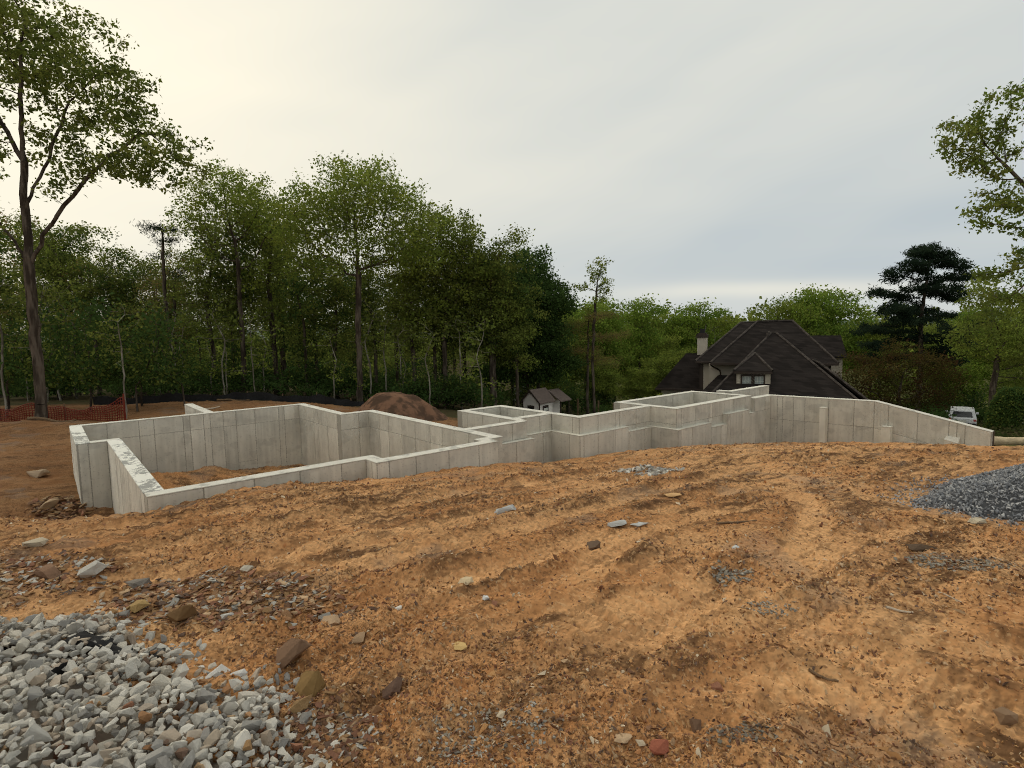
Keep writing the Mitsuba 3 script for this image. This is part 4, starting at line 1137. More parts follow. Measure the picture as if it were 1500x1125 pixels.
SF = thing('silt_fence', 'low black silt fence along the dark edge of the wood', 'fence')
fx = np.linspace(-19, -7.0, 60)
fy = 25.6 + .3 * np.sin(fx * .4) + (fx + 19) * .06
fz = ground_z(fx, fy)
hh = .34 + .06 * np.sin(fx * 1.9) + .03 * np.sin(fx * 4.7)
v = np.vstack([np.stack([fx, fy, fz - .05], 1), np.stack([fx, fy + .04 * np.sin(fx * 6), fz + hh], 1), np.stack([fx, fy + .02, fz - .05], 1), np.stack([fx, fy + .02 + .04 * np.sin(fx * 6), fz + hh], 1)])
i = np.arange(59)
put(f'{SF}__cloth', (v, np.vstack([np.stack([i, i + 1, i + 61, i + 60], 1), np.stack([i + 121, i + 120, i + 180, i + 181], 1), np.stack([i + 60, i + 61, i + 181, i + 180], 1)])), 'black_cloth')
for k_ in range(0, 60, 8):
    put(f'{SF}__stake', polyline([(fx[k_], fy[k_] + .05, fz[k_] - .2), (fx[k_], fy[k_] + .05, fz[k_] + hh[k_] + .10)], .022, 5), 'wood')

for (x, y, ln, r_, a, mt, lab) in [(-12.3, 22.6, .85, .04, .9, 'pale_wood', 'short pale broken branch lying on the dirt behind the long wall'), (-14.9, 18.0, 1.3, .05, .3, 'wood', 'grey branch lying on the earth bank at the left'),
                                   (-13.0, 26.0, 1.6, .05, -.1, 'wood', 'long grey log lying along the silt fence'), (-9.4, 26.6, 1.2, .05, .2, 'pale_wood', 'pale log at the foot of the trees behind the long wall')]:
    p = [(x + ln * (u - .5) * math.cos(a), y + ln * (u - .5) * math.sin(a), 0) for u in np.linspace(0, 1, 6)]
    p = [(q[0], q[1], gz(q[0], q[1]) + r_ * .9 + .03 * math.sin(i * 1.4)) for i, q in enumerate(p)]
    tag(put('fallen_branch', polyline(p, np.linspace(r_, r_ * .6, 6), 7), mt), lab, 'branch')

# mound of excavated earth behind the walls
md = []
nx = 60
ax, ay = np.meshgrid(np.linspace(-1, 1, nx), np.linspace(-1, 1, nx))
cx, cy = -4.55, 22.0
X_, Y_ = cx + ax * 1.75 - .1 + .35 * np.clip(ax, 0, 1) ** 2, cy + ay * 1.7
rr_ = np.hypot(ax, ay) / (1 + .08 * np.sin(3 * np.arctan2(ay, ax)) + .05 * np.sin(5 * np.arctan2(ay, ax) + 1))
Zm = base_z(X_, Y_) - .06 + 1.25 * np.clip(1 - rr_ ** 1.5, -.06, 1) ** 1.0
Zm = np.minimum(Zm, base_z(X_, Y_) + .90 - .05 * rr_) + .16 * (meshkit.fbm(np.stack([X_ * 2.6, Y_ * 2.6, Zm * 1.5], -1), 4, 71) - .5) + .05 * (meshkit.fbm(np.stack([X_ * 9, Y_ * 9, Zm * 5], -1), 3, 72) - .5)
q = (np.arange(nx - 1)[:, None] * nx + np.arange(nx - 1)[None]).ravel()
principled('mound_soil', lambda p, n, uv: mix(mi.Color3f(.19, .105, .066), mi.Color3f(.085, .052, .035), smoothstep(.4, .62, fbm(p.x * 4, p.y * 4, p.z * 2.2, 4))), .95, (lambda p, n, uv: fbm(p.x * 12, p.y * 12, p.z * 12, 3), .04), .1, 5e-3)
tag(put('dirt_mound', (np.stack([X_.ravel(), Y_.ravel(), Zm.ravel()], 1), np.stack([q, q + 1, q + nx + 1, q + nx], 1)), 'mound_soil', smooth=True), 'rounded heap of brown excavated earth behind the concrete walls in front of the trees', 'dirt mound')

# ------------------------------------------------------------------ trees
def grow(rng, trunk, att, step=.35, infl=3.0, kill=.55, iters=90, up=.05, jit=.12, limbs=()):
    pos = [np.array(trunk[0], float)]
    par = [-1]
    for a, b in zip(trunk[:-1], trunk[1:]):
        a, b = np.array(a, float), np.array(b, float)
        n = max(1, int(np.linalg.norm(b - a) / step))
        for i in range(1, n + 1):
            pos.append(a + (b - a) * i / n + rng.normal(0, .02, 3)); par.append(len(pos) - 2)
    for limb in limbs:
        P0 = np.array(limb[0], float)
        last = int(np.argmin(np.linalg.norm(np.array(pos) - P0, axis=1)))
        for a, b in zip([pos[last]] + [np.array(q, float) for q in limb[1:-1]], limb[1:]):
            b = np.array(b, float)
            n = max(1, int(np.linalg.norm(b - a) / step))
            for i in range(1, n + 1):
                pos.append(a + (b - a) * i / n + rng.normal(0, .03, 3)); par.append(last); last = len(pos) - 1
    pos = np.array(pos); par = list(par)
    att = np.array(att, float)
    for it in range(iters):
        if not len(att):
            break
        tr = cKDTree(pos)
        d, idx = tr.query(att)
        m = d < infl
        if not m.any():
            infl *= 1.6
            if infl > 40: break
            continue
        dirs = np.zeros_like(pos)
        dv = (att[m] - pos[idx[m]]) / np.maximum(d[m], 1e-6)[:, None]
        np.add.at(dirs, idx[m], dv)
        g = np.nonzero(np.abs(dirs).sum(1) > 0)[0]
        dd = dirs[g] / np.linalg.norm(dirs[g], axis=1, keepdims=True) + rng.normal(0, jit, (len(g), 3)) + [0, 0, up]
        dd /= np.linalg.norm(dd, axis=1, keepdims=True)
        new = pos[g] + dd * step
        dn, _ = tr.query(new)
        ok = dn > step * .35
        if not ok.any():
            break
        par += list(g[ok])
        pos = np.vstack([pos, new[ok]])
        d2, _ = cKDTree(new[ok]).query(att)
        att = att[(d2 > kill) & (d > kill * .9)]
    return pos, np.array(par)


def radii(pos, par, base_r, tip=.007, p=1.62):
    r = np.zeros(len(pos))
    leaf = np.ones(len(pos), bool)
    leaf[par[par >= 0]] = False
    acc = np.where(leaf, 1.0, 0.0)
    for i in range(len(pos) - 1, 0, -1):
        acc[par[i]] += acc[i]
    r = acc ** (1 / p)
    r = tip + (base_r - tip) * (r - 1) / max(r[0] - 1, 1e-6)
    return np.maximum(r, tip), leaf


def wood_mesh(pos, par, r, flare=True):
    i = np.arange(1, len(pos)); p = par[1:]
    ra, rb = r[p].copy(), r[i]
    ra = np.minimum(ra, rb * 1.35 + .004)
    ms = []
    for lo, hi, k in ((.09, 99, 9), (.028, .09, 5), (0, .028, 3)):
        s = (rb >= lo) & (rb < hi)
        if s.any():
            dv = pos[i[s]] - pos[p[s]]
            ms.append(tubes(pos[p[s]] - dv * .04, pos[i[s]] + dv * .04, ra[s], rb[s], k))
    return join(*ms)


def leaves(rng, pts, n, spread, size, cols, flat=.55, tone=.22, oval=.6):
    """n small folded leaves round each point."""
    P = np.repeat(pts, n, 0)
    N = len(P)
    P = P + rng.normal(0, 1, (N, 3)) * spread * np.array([1, 1, .7])
    nrm = rng.normal(0, 1, (N, 3)) * np.array([1, 1, 1]) + [0, 0, flat]
    nrm /= np.linalg.norm(nrm, axis=1, keepdims=True)
    t = np.cross(nrm, rng.normal(0, 1, (N, 3))); t /= np.linalg.norm(t, axis=1, keepdims=True)
    b = np.cross(nrm, t)
    s = size * (.45 + 1.0 * rng.random((N, 1)) ** 1.3)
    bend = nrm * s * rng.uniform(.05, .3, (N, 1))
    V = np.stack([P - t * s, P + b * s * oval + bend, P + t * s, P - b * s * oval + bend], 1).reshape(-1, 3)
    k = np.arange(N)[:, None] * 4
    Fq = np.concatenate([k + [0, 2, 1], k + [0, 3, 2]], 0)
    cols = np.array(cols, float)
    cl = cols[np.repeat(rng.integers(0, len(cols), len(pts)), n)]
    cl = cl * np.repeat(rng.uniform(1 - tone, 1 + tone, len(pts)), n)[:, None] * rng.uniform(.8, 1.2, (N, 1))
    return (V, Fq), np.repeat(cl, 4, 0)


def blobs(rng, specs, n, clump=24, sig=.36):
    """attractors: specs = (cx, cy, cz, rx, ry, rz, weight); denser towards the shell."""
    w = np.array([s[6] for s in specs]); w = w / w.sum()
    out = []
    for s, k in zip(specs, (w * n).astype(int)):
        m = max(2, int(k / clump))
        d = rng.normal(0, 1, (m, 3)); d /= np.linalg.norm(d, axis=1, keepdims=True)
        c = d * (rng.random((m, 1)) ** .42) * np.array(s[3:6])
        i = rng.integers(0, m, k)
        out.append(np.array(s[:3]) + c[i] + rng.normal(0, 1, (k, 3)) * np.minimum(np.array(s[3:6]) * .22, sig) * [1, 1, .75])
    return np.vstack(out)


OAK = [(0.152, 0.191, 0.044), (0.182, 0.218, 0.05), (0.125, 0.162, 0.039), (0.212, 0.238, 0.056)]
FRESH = [(0.234, 0.293, 0.057), (0.272, 0.32, 0.062), (0.187, 0.249, 0.05)]
BRIGHT = [(0.185, 0.281, 0.045), (0.222, 0.313, 0.051), (0.149, 0.235, 0.041)]
DEEP = [(0.065, 0.115, 0.032), (0.08, 0.132, 0.036), (0.053, 0.094, 0.028)]
BROWNISH = [(0.215, 0.19, 0.062), (0.179, 0.182, 0.054), (0.244, 0.182, 0.067)]
RUST = [(0.094, 0.079, 0.026), (0.11, 0.079, 0.026), (0.083, 0.083, 0.024), (0.094, 0.05, 0.026)]
PINE = [(0.029, 0.048, 0.029), (0.037, 0.058, 0.033), (0.023, 0.04, 0.025)]


def tree(name, label, cat, base, trunk, specs, natt, base_r, cols, leaf_n, spread, size, seed, step=.35, infl=3.0, kill=.6, thick=.030, group=None, bark='bark', flat=.55, oval=.6, top=True, up=.05, tone=.22, limbs=()):
    """trunk: points relative to the base; specs relative to the base too."""
    r = np.random.default_rng(seed)
    b = np.array([base[0], base[1], gz(*base[:2]) if len(base) == 2 else base[2]], float)
    tr = [np.array(p, float) for p in trunk]
    pos, par = grow(r, tr, blobs(r, specs, natt), step, infl, kill, up=up, limbs=limbs)
    rad, leaf = radii(pos, par, base_r)
    pts = pos[(rad < thick) & (pos[:, 2] > .5)]
    lm, lc = leaves(r, pts, leaf_n, spread, size, cols, flat, tone, oval)
    if trunk[0][2] >= -1:   # root flare
        z_ = pos[:, 2]
        rad = rad * (1 + .30 * np.exp(-np.maximum(z_, 0) / .45) * (rad > base_r * .6))
    wm = wood_mesh(pos, par, rad)
    if not top:
        return (wm, lm, lc)
    k = thing(name, label, cat, group)
    put(f'{k}__trunk', (wm[0] + b, wm[1]), bark, smooth=True)
    put(f'{k}__crown', (lm[0] + b, lm[1]), 'leaf', color=lc)
    return k


# the large oak at the left edge
tree('oak_tree', 'tall dark oak with the thickest trunk, at the left edge behind the orange fence', 'tree', (-16.35, 19.3),
     [(0, 0, -.3), (.08, 0, 3), (.1, 0, 5.3), (.12, 0, 7), (.2, .05, 8.8), (.25, .1, 10.6), (.45, .1, 12.4)],
     [(.3, .5, 12.0, 2.6, 2.6, 2.6, 2.4), (3.0, .3, 10.3, 2.2, 2.0, 1.7, 2.6), (4.3, -.2, 9.3, 1.7, 1.7, 1.2, 1.8), (4.9, 0, 8.5, 1.2, 1.2, .6, .7), (-2.5, .5, 10.5, 3, 3, 3.2, 2.4), (-.5, 0, 14.2, 3, 3, 2.2, 2.0), (2.0, -.3, 12.3, 2.0, 2.0, 1.6, 1.8), (1.4, -.8, 8.6, 1.3, 1.2, .9, .7), (-3, 0, 7.0, 2.2, 2, 1.2, .5), (2.6, 0, 8.5, 1.2, 1.2, .6, .6)],
     2500, .16, OAK, 30, .165, .07, 1, step=.33, infl=3.6, kill=.42, thick=.018,
     limbs=[[(0.05, 0, 5.2), (.8, -.1, 6.4), (1.9, -.2, 7.6), (3.2, -.1, 8.9), (4.2, 0, 9.6)], [(.05, 0, 5.6), (-.8, .1, 6.8), (-2.0, .2, 8.6)], [(.14, 0, 7.4), (.9, .3, 9.0), (1.7, .3, 10.8)], [(.2, .05, 8.8), (-.7, .2, 10.4), (-1.5, .2, 12.2)]])
# tall pair in the wood
tree('tall_tree', 'tall thin-crowned tree with a forked trunk standing above the wood left of the great oak', 'tree', (-14.4, 30),
     [(0, 0, -.3), (.1, 0, 3), (.1, 0, 5.6), (.1, 0, 7.2)],
     [(0, 0, 10.3, 2.3, 2, 1.5, 3), (-1.9, 0, 9.4, 1.5, 1.3, .9, 1.4), (1.6, 0, 9.3, 1.2, 1.2, 1.2, 1.2), (-1.0, 0, 7.6, 1.2, 1, .8, .5), (1.0, 0, 6.5, .9, .9, .9, .4)],
     2500, .11, FRESH, 22, .20, .072, 3, infl=3.2, kill=.42, thick=.020)
tree('tall_tree', 'great broad oak towering over the middle of the wood', 'tree', (-7.7, 28.2),
     [(0, 0, -.3), (.05, 0, 3), (.1, 0, 5.0), (.2, 0, 6.5)],
     [(.1, 0, 10.2, 2.9, 2.4, 1.9, 3.4), (-2.1, 0, 9.2, 1.7, 1.8, 1.6, 1.8), (2.4, 0, 9.1, 1.7, 1.8, 1.5, 1.8), (0, 0, 7.6, 2.4, 2, 1.0, .9), (-2.6, 0, 7.5, 1.2, 1.3, .9, .8), (3.0, 0, 7.6, 1.2, 1.3, 1.0, .9)],
     4600, .14, FRESH, 26, .22, .072, 4, infl=3.2, kill=.40, thick=.022)
tree('dark_pine', 'slim dark pine with a flat top in the gap of the wood', 'tree', (-18.6, 30.6),
     [(0, 0, -.3), (.1, 0, 3), (0, 0, 6), (.1, 0, 8.9)],
     [(0, 0, 9.1, .85, .8, .32, 2), (.5, 0, 8.4, .9, .8, .25, 1.2), (-.4, 0, 7.6, .8, .7, .2, .7), (.5, 0, 6.6, .8, .7, .2, .6)],
     420, .09, PINE, 34, .16, .09, 5, step=.25, kill=.35, infl=2, thick=.05, flat=0, oval=.16)
tree('leafy_tree', 'mid green tree right of the great oak, its crown a step lower', 'tree', (-3.8, 32),
     [(0, 0, -.3), (0, 0, 4), (.2, 0, 6.0)],
     [(.1, 0, 9.2, 2.0, 1.8, 1.5, 2.4), (-1.0, 0, 7.5, 1.6, 1.6, 1.3, 1.3), (1.1, 0, 7.3, 1.6, 1.6, 1.5, 1.4), (0, 0, 5.5, 2.0, 1.8, 1.2, 1)],
     3300, .13, FRESH + OAK, 40, .24, .078, 6, kill=.45, thick=.022)
tree('leafy_tree', 'deep green tree between the mid green one and the darkest round tree', 'tree', (-1.2, 33),
     [(0, 0, -.3), (0, 0, 3.5), (.1, 0, 5.6)],
     [(0, 0, 8.2, 1.9, 1.8, 1.4, 2.2), (-1.1, 0, 6.4, 1.6, 1.6, 1.4, 1.4), (1.0, 0, 6.2, 1.6, 1.6, 1.4, 1.4), (0, 0, 4.4, 2.0, 1.8, 1.2, 1)],
     3300, .13, DEEP + OAK, 40, .24, .078, 7, kill=.45, thick=.022)
tree('dark_round_tree', 'darkest dense round tree ending the wood on its right', 'tree', (.95, 37.0),
     [(0, 0, -.3), (0, 0, 3.1), (.1, 0, 5.6)],
     [(0.12, 0.0, 8.78, 2.07, 2.07, 1.83, 2), (-1.22, 0.0, 7.08, 1.83, 1.95, 1.71, 1.4), (1.52, 0.0, 6.83, 1.52, 1.83, 1.83, 1.5), (0.24, -0.61, 4.88, 2.68, 2.2, 1.59, 1.8), (1.1, 0.0, 3.17, 1.95, 1.95, 1.22, 1.2), (-1.22, 0.0, 2.93, 1.95, 1.83, 1.1, 0.9)],
     6500, .2, DEEP, 40, .26, .088, 8, kill=.42, thick=.022)
# pine in front of the bright trees
tree('sparse_pine', 'lone sparse pine with a tufted top between the wood and the house', 'tree', (5.35, 36.3),
     [(0, 0, -.3), (-.1, 0, 3), (.0, 0, 6), (.2, 0, 8.4)],
     [(.4, 0, 9.2, 1.1, .8, .9, 1.8), (-.7, 0, 8.5, .7, .6, .5, .8), (1.0, 0, 8.2, .6, .6, .45, .6), (.1, 0, 7.2, .8, .7, .4, .5)], 650, .09, FRESH[:2] + OAK, 22, .16, .075, 9, step=.28, kill=.4, infl=2.2, thick=.024)
tree('sparse_pine', 'short brownish pine whose drooping boughs surround the lone pine stem', 'tree', (5.0, 36.9),
     [(0, 0, -.3), (0, 0, 3), (.05, 0, 5.5), (.1, 0, 6.6)],
     [(.8, 0, 6.6, 1.5, 1.3, .35, 1.4), (-.6, 0, 6.0, 1.1, 1.2, .3, 1.0), (.9, 0, 5.2, 1.7, 1.4, .3, 1.4), (-.7, 0, 4.4, 1.3, 1.2, .3, .9), (1.0, 0, 3.6, 1.6, 1.4, .35, 1.1)],
     1100, .09, BROWNISH, 36, .20, .085, 10, step=.28, kill=.42, infl=2.4, thick=.05, flat=0, oval=.14)
# big pine at the right
r_ = np.random.default_rng(611)
PINE_TIERS = [(.6, 0, 14.4, 1.1, 1.0, .45, 1.2), (1.6, .2, 13.9, 1.0, .9, .4, .9), (-.5, 0, 13.9, .9, .9, .4, .8), (-4.3, 0, 8.0, 1.0, .9, .4, .8), (3.9, 0, 11.9, 1.1, .9, .4, .9), (-3.6, 0, 11.2, 1.1, .9, .4, .9)]
for i in range(40):
    h_ = 14.0 - 8.6 * ((i + .5) / 40) ** 1.05
    e_ = float(np.interp(h_, [5.4, 7, 9, 11, 12.5, 14], [3.2, 4.2, 3.7, 3.3, 2.7, 1.4]))
    a_ = i * 2.4 + r_.normal(0, .4)
    q_ = e_ * r_.uniform(.45, 1.0)
    PINE_TIERS.append((.3 + q_ * math.cos(a_), q_ * math.sin(a_) * .8, h_ + r_.normal(0, .15), r_.uniform(.95, 1.45), r_.uniform(.9, 1.2), r_.uniform(.28, .5), 1))
tree('spreading_pine', 'big dark spreading pine with flat tiers behind the right end of the house', 'tree', (32.7, 45),
     [(0, 0, -.3), (.2, 0, 5), (0, 0, 9), (.4, 0, 12.5), (.6, 0, 14.2)],
     PINE_TIERS, 4200, .20, PINE, 36, .19, .14, 11, step=.28, kill=.34, infl=3.0, thick=.04, flat=.2, oval=.24)
# rusty maple in front of it
tree('rusty_maple', 'low wide reddish brown maple right of the dark roof', 'tree', (25.6, 37),
     [(0, 0, -.3), (0, 0, 1.2), (.1, 0, 2.2)],
     [(-2.0, 0, 4.2, 1.9, 1.6, 1.3, 2), (.2, 0, 4.6, 2.2, 1.8, 1.3, 2.2), (2.2, 0, 4.0, 2.0, 1.7, 1.3, 2), (-2.3, 0, 2.3, 1.8, 1.6, 1.0, 1.4), (.5, 0, 2.4, 2.2, 1.8, 1.0, 1.4), (2.3, 0, 2.1, 1.5, 1.5, 1.0, 1.0)],
     2400, .13, RUST, 32, .24, .075, 12, kill=.5, thick=.022, flat=1.4)
# big leafy trees at the right
tree('leafy_tree', 'yellow green leafy tree at the right edge above the clipped bush', 'tree', (27.6, 32),
     [(0, 0, -.3), (0, 0, 2.5), (.2, 0, 4.5)],
     [(.2, 0, 7.3, 2.2, 2, 1.7, 2.2), (-1.0, -.3, 5.6, 1.4, 1.5, 1.0, 1.2), (1.9, 0, 5.4, 2.0, 1.8, 1.6, 1.6), (.5, -.6, 4.6, 1.9, 1.6, .9, 1.2), (2.9, -.4, 3.0, 1.8, 1.8, 1.2, 1.3)],
     2400, .16, FRESH + OAK, 34, .24, .08, 13, kill=.52, thick=.022)
tree('leafy_tree', 'deep green tree at the right edge behind the yellow green one', 'tree', (35, 36),
     [(0, 0, -.3), (0, 0, 2.5), (.2, 0, 4.5)],
     [(0, 0, 8.0, 2.8, 2.4, 2.0, 2.2), (-2.0, 0, 5.4, 2.2, 2, 1.6, 1.6), (1.9, 0, 5.4, 2.4, 2, 1.8, 1.6), (-.6, .6, 3.6, 2.2, 1.8, 1.2, 1.3)],
     900, .24, OAK, 18, .30, .12, 14, kill=.6, thick=.024)
# near maple outside the frame, its boughs hanging in from the right
tree('maple_tree', 'maple boughs with young leaves hanging into the sky at the right edge', 'tree', (12.4, 10.6),
     [(0, 0, -.3), (-.1, 0, 2), (-.2, 0, 3.6), (-.6, .1, 4.4)],
     [(-3.6, .2, 5.9, .72, .6, .55, 1.3), (-2.94, .2, 6.35, .68, .6, .55, 1.1), (-2.5, .2, 6.65, .5, .5, .45, .8), (-3.9, .2, 5.5, .42, .4, .35, .6), (-3.14, .2, 4.97, .75, .6, .4, 1.0), (-2.6, .2, 4.9, .6, .6, .45, .8), (-3.47, .2, 4.4, .42, .4, .22, .5), (-2.8, .2, 3.9, .6, .5, .4, .8), (-3.25, .15, 3.45, .4, .35, .2, .35), (-2.6, .2, 3.4, .55, .5, .4, .8), (-2.75, .2, 2.9, .4, .4, .25, .4), (-1.2, .2, 6.9, .9, .9, .8, 1.0)],
     1500, .085, [(.17, .235, .05), (.20, .255, .055), (.14, .19, .045), (.22, .25, .06)], 38, .085, .037, 15, step=.16, kill=.22, infl=1.8, thick=.013, up=.02, flat=.3)

# the wood: copies of a few kinds of tree
def proto(key, args, bark='bark'):
    wm, lm, lc = args
    scene[key] = {'type': 'shapegroup', 'trunk': mikit.ply(wm, bark, smooth=True), 'crown': mikit.ply(lm, 'leaf', color=lc)}


def mk(seed, h, w, cols, leaf_n, natt, size=.10, low=.35, base_r=.13, spread=.26, thick=.022, kill=.6):
    r = np.random.default_rng(seed)
    sp = []
    for i in range(7):
        f_ = low + (1 - low) * (i + .6) / 7.4
        ww = w * (1 - abs(f_ - .72) * 1.1)
        sp.append((r.normal(0, .25 * w), r.normal(0, .25 * w), h * f_, ww * .72, ww * .72, h * .10, max(ww, .3)))
    return tree('x', None, None, (0, 0, 0), [(0, 0, -.6), (r.normal(0, .1), 0, h * .3), (r.normal(0, .15), 0, h * .55), (r.normal(0, .2), 0, h * .8)], sp, natt, base_r, cols, leaf_n, spread, size, seed, kill=kill, thick=thick, top=False)


proto('wood_tree_a', mk(51, 11.0, 2.5, OAK + FRESH[:1], 28, 1150, .08, kill=.47))
proto('wood_tree_b', mk(52, 10.0, 2.4, OAK + DEEP[:1], 30, 1150, .08, kill=.47))
proto('wood_tree_c', mk(53, 10.0, 2.7, BROWNISH + OAK[:2], 14, 860, .075, kill=.5))
proto('wood_tree_d', mk(54, 7.5, 2.4, DEEP + OAK, 28, 800, .085, .18, .09, kill=.5))
proto('sapling_a', mk(55, 5.2, 1.3, FRESH + OAK, 8, 240, .085, .25, .035, .20, .012, .5), 'pale_bark')
proto('sapling_b', mk(56, 6.5, 1.5, OAK, 8, 280, .09, .35, .045, .22, .014, .5), 'pale_bark')
proto('garden_tree_a', mk(57, 9.4, 3.1, BRIGHT + FRESH[:1], 30, 1500, .10, .22, .12, .32, kill=.46))
proto('garden_tree_b', mk(58, 8.4, 3.3, FRESH + OAK[:1], 30, 1500, .10, .2, .12, .32, kill=.46))


def bush(seed, w, h, cols, npt, leaf_n, size):
    r = np.random.default_rng(seed)
    sp = [(r.normal(0, .4 * w), r.normal(0, .3 * w), h * r.uniform(.35, .6), w * .5, w * .5, h * .38, 1) for _ in range(5)]
    return tree('x', None, None, (0, 0, 0), [(0, 0, -.4), (0, 0, h * .25)], sp, npt, .028, cols, leaf_n, .2, size, seed, step=.25, kill=.42, infl=2.4, thick=.03, top=False)


proto('understory_a', bush(61, 1.7, 2.4, OAK[:1] + DEEP, 480, 20, .075))
proto('understory_b', bush(62, 1.4, 3.2, OAK[:1] + DEEP, 520, 24, .06))
proto('understory_c', bush(63, 1.8, 1.7, DEEP, 420, 22, .075))

TREE_LABEL = {'wood_tree_a': 'tall green tree of the dark wood behind the foundation', 'wood_tree_b': 'deep green tree of the dark wood behind the foundation', 'wood_tree_c': 'sparse brownish spring tree of the wood on the left',
              'wood_tree_d': 'low dark dense tree filling the wood behind the foundation', 'sapling_a': 'thin pale-stemmed sapling at the edge of the wood', 'sapling_b': 'slender grey-stemmed young tree at the edge of the wood',
              'garden_tree_a': 'bright green garden tree around the neighbouring house', 'garden_tree_b': 'fresh green garden tree around the neighbouring house',
              'understory_a': 'green bush under the trees of the wood', 'understory_b': 'tall loose bush under the trees of the wood', 'understory_c': 'low dark bush under the trees of the wood'}
GROUP = {'w': 'trees of the wood', 's': 'saplings at the edge of the wood', 'g': 'garden trees around the house', 'u': 'undergrowth of the wood'}
NAME = {'wood_tree_a': 'wood_tree', 'wood_tree_b': 'deep_green_tree', 'wood_tree_c': 'brownish_tree', 'wood_tree_d': 'low_dark_tree', 'sapling_a': 'sapling', 'sapling_b': 'young_tree', 'garden_tree_a': 'bright_garden_tree', 'garden_tree_b': 'garden_tree',
        'understory_a': 'bush', 'understory_b': 'loose_bush', 'understory_c': 'dark_bush'}


def plant(kind, x, y, s=1.0, rz=0.0, sz=1.0, label=None, group='x', z=None):
    k = num(NAME[kind])
    zz = gz(x, y) if z is None else z
    scene[k] = {'type': 'instance', 'shapegroup': {'type': 'ref', 'id': kind}, 'to_world': T().translate([float(x), float(y), zz - .05]).rotate([0, 0, 1], float(rz)).scale([float(s), float(s), float(s * sz)])}
    if group == 'x':
        group = GROUP[kind[0]]
    tag(k, label or TREE_LABEL[kind], 'bush' if kind[0] == 'u' else 'tree', group if label is None else None)


rng = np.random.default_rng(77)
# first and second ranks of the wood, from the left edge to the dark round tree
for i in range(17):
    u = i / 16
    x = -27 + 27.5 * u + rng.normal(0, .5)
    y = 30.5 + 2.5 * rng.random() + 2.0 * (1 - u)
    kind = ['wood_tree_c', 'wood_tree_c', 'wood_tree_b', 'wood_tree_a'][rng.integers(0, 4)] if u < .42 else ['wood_tree_a', 'wood_tree_b', 'wood_tree_d', 'wood_tree_a'][rng.integers(0, 4)]
    plant(kind, x, y, rng.uniform(.86, 1.08) * (.84 if u > .6 else 1) * (.78 if -23.5 < x < -17.8 else 1), rng.uniform(0, 360))
for i in range(20):
    u = i / 19
    x = -36 + 37 * u + rng.normal(0, .7)
    kind = ['wood_tree_a', 'wood_tree_b', 'wood_tree_c', 'wood_tree_d'][rng.integers(0, 4)]
    plant(kind, x, 35 + 5 * rng.random(), rng.uniform(.95, 1.2) * (.85 if u > .7 else 1) * (.85 if -27 < x < -20 else 1), rng.uniform(0, 360))
for i in range(16):
    u = i / 15
    plant(['wood_tree_d', 'wood_tree_b'][i % 2], -44 + 44 * u + rng.normal(0, .8), 46 + 6 * rng.random(), rng.uniform(.9, 1.15), rng.uniform(0, 360))
for i in range(24):
    x = -25 + 23.5 * rng.random()
    plant(['sapling_a', 'sapling_b'][i % 2], x, 26.8 + 3.2 * rng.random() + (.5 if x < -14 else 0), rng.uniform(.7, 1.05), rng.uniform(0, 360))
for i in range(34):
    u = (i + .5) / 34
    x = -30 + 28.6 * u + rng.normal(0, .4)
    plant(['understory_a', 'understory_b', 'understory_c'][rng.integers(0, 3)], x, 28.3 + 4.5 * rng.random(), rng.uniform(.8, 1.25), rng.uniform(0, 360))
for i in range(20):
    u = (i + .5) / 20
    plant(['understory_a', 'understory_c'][rng.integers(0, 2)], -40 + 42 * u, 40 + 5 * rng.random(), rng.uniform(1.1, 1.7), rng.uniform(0, 360))
for (x, y, s) in [(-22.3, 23.8, .86), (-25.0, 25.5, .95)]:
    plant('wood_tree_b', x, y, s, rng.uniform(0, 360))
for (x, y, s) in [(-15.2, 22.6, 1.25), (-13.9, 23.6, 1.1), (-17.2, 22.8, 1.3), (-18.9, 22.2, 1.2), (-20.6, 22.8, 1.3), (-16.2, 24.4, 1.4), (-22.0, 24.4, 1.4)]:
    plant('understory_b', x, y, s, rng.uniform(0, 360), 1.1)
for (x, y, s) in [(-19.3, 21.3, .9), (-17.9, 21.2, .75), (-14.55, 21.0, .7)]:
    plant('sapling_b', x, y, s, rng.uniform(0, 360))
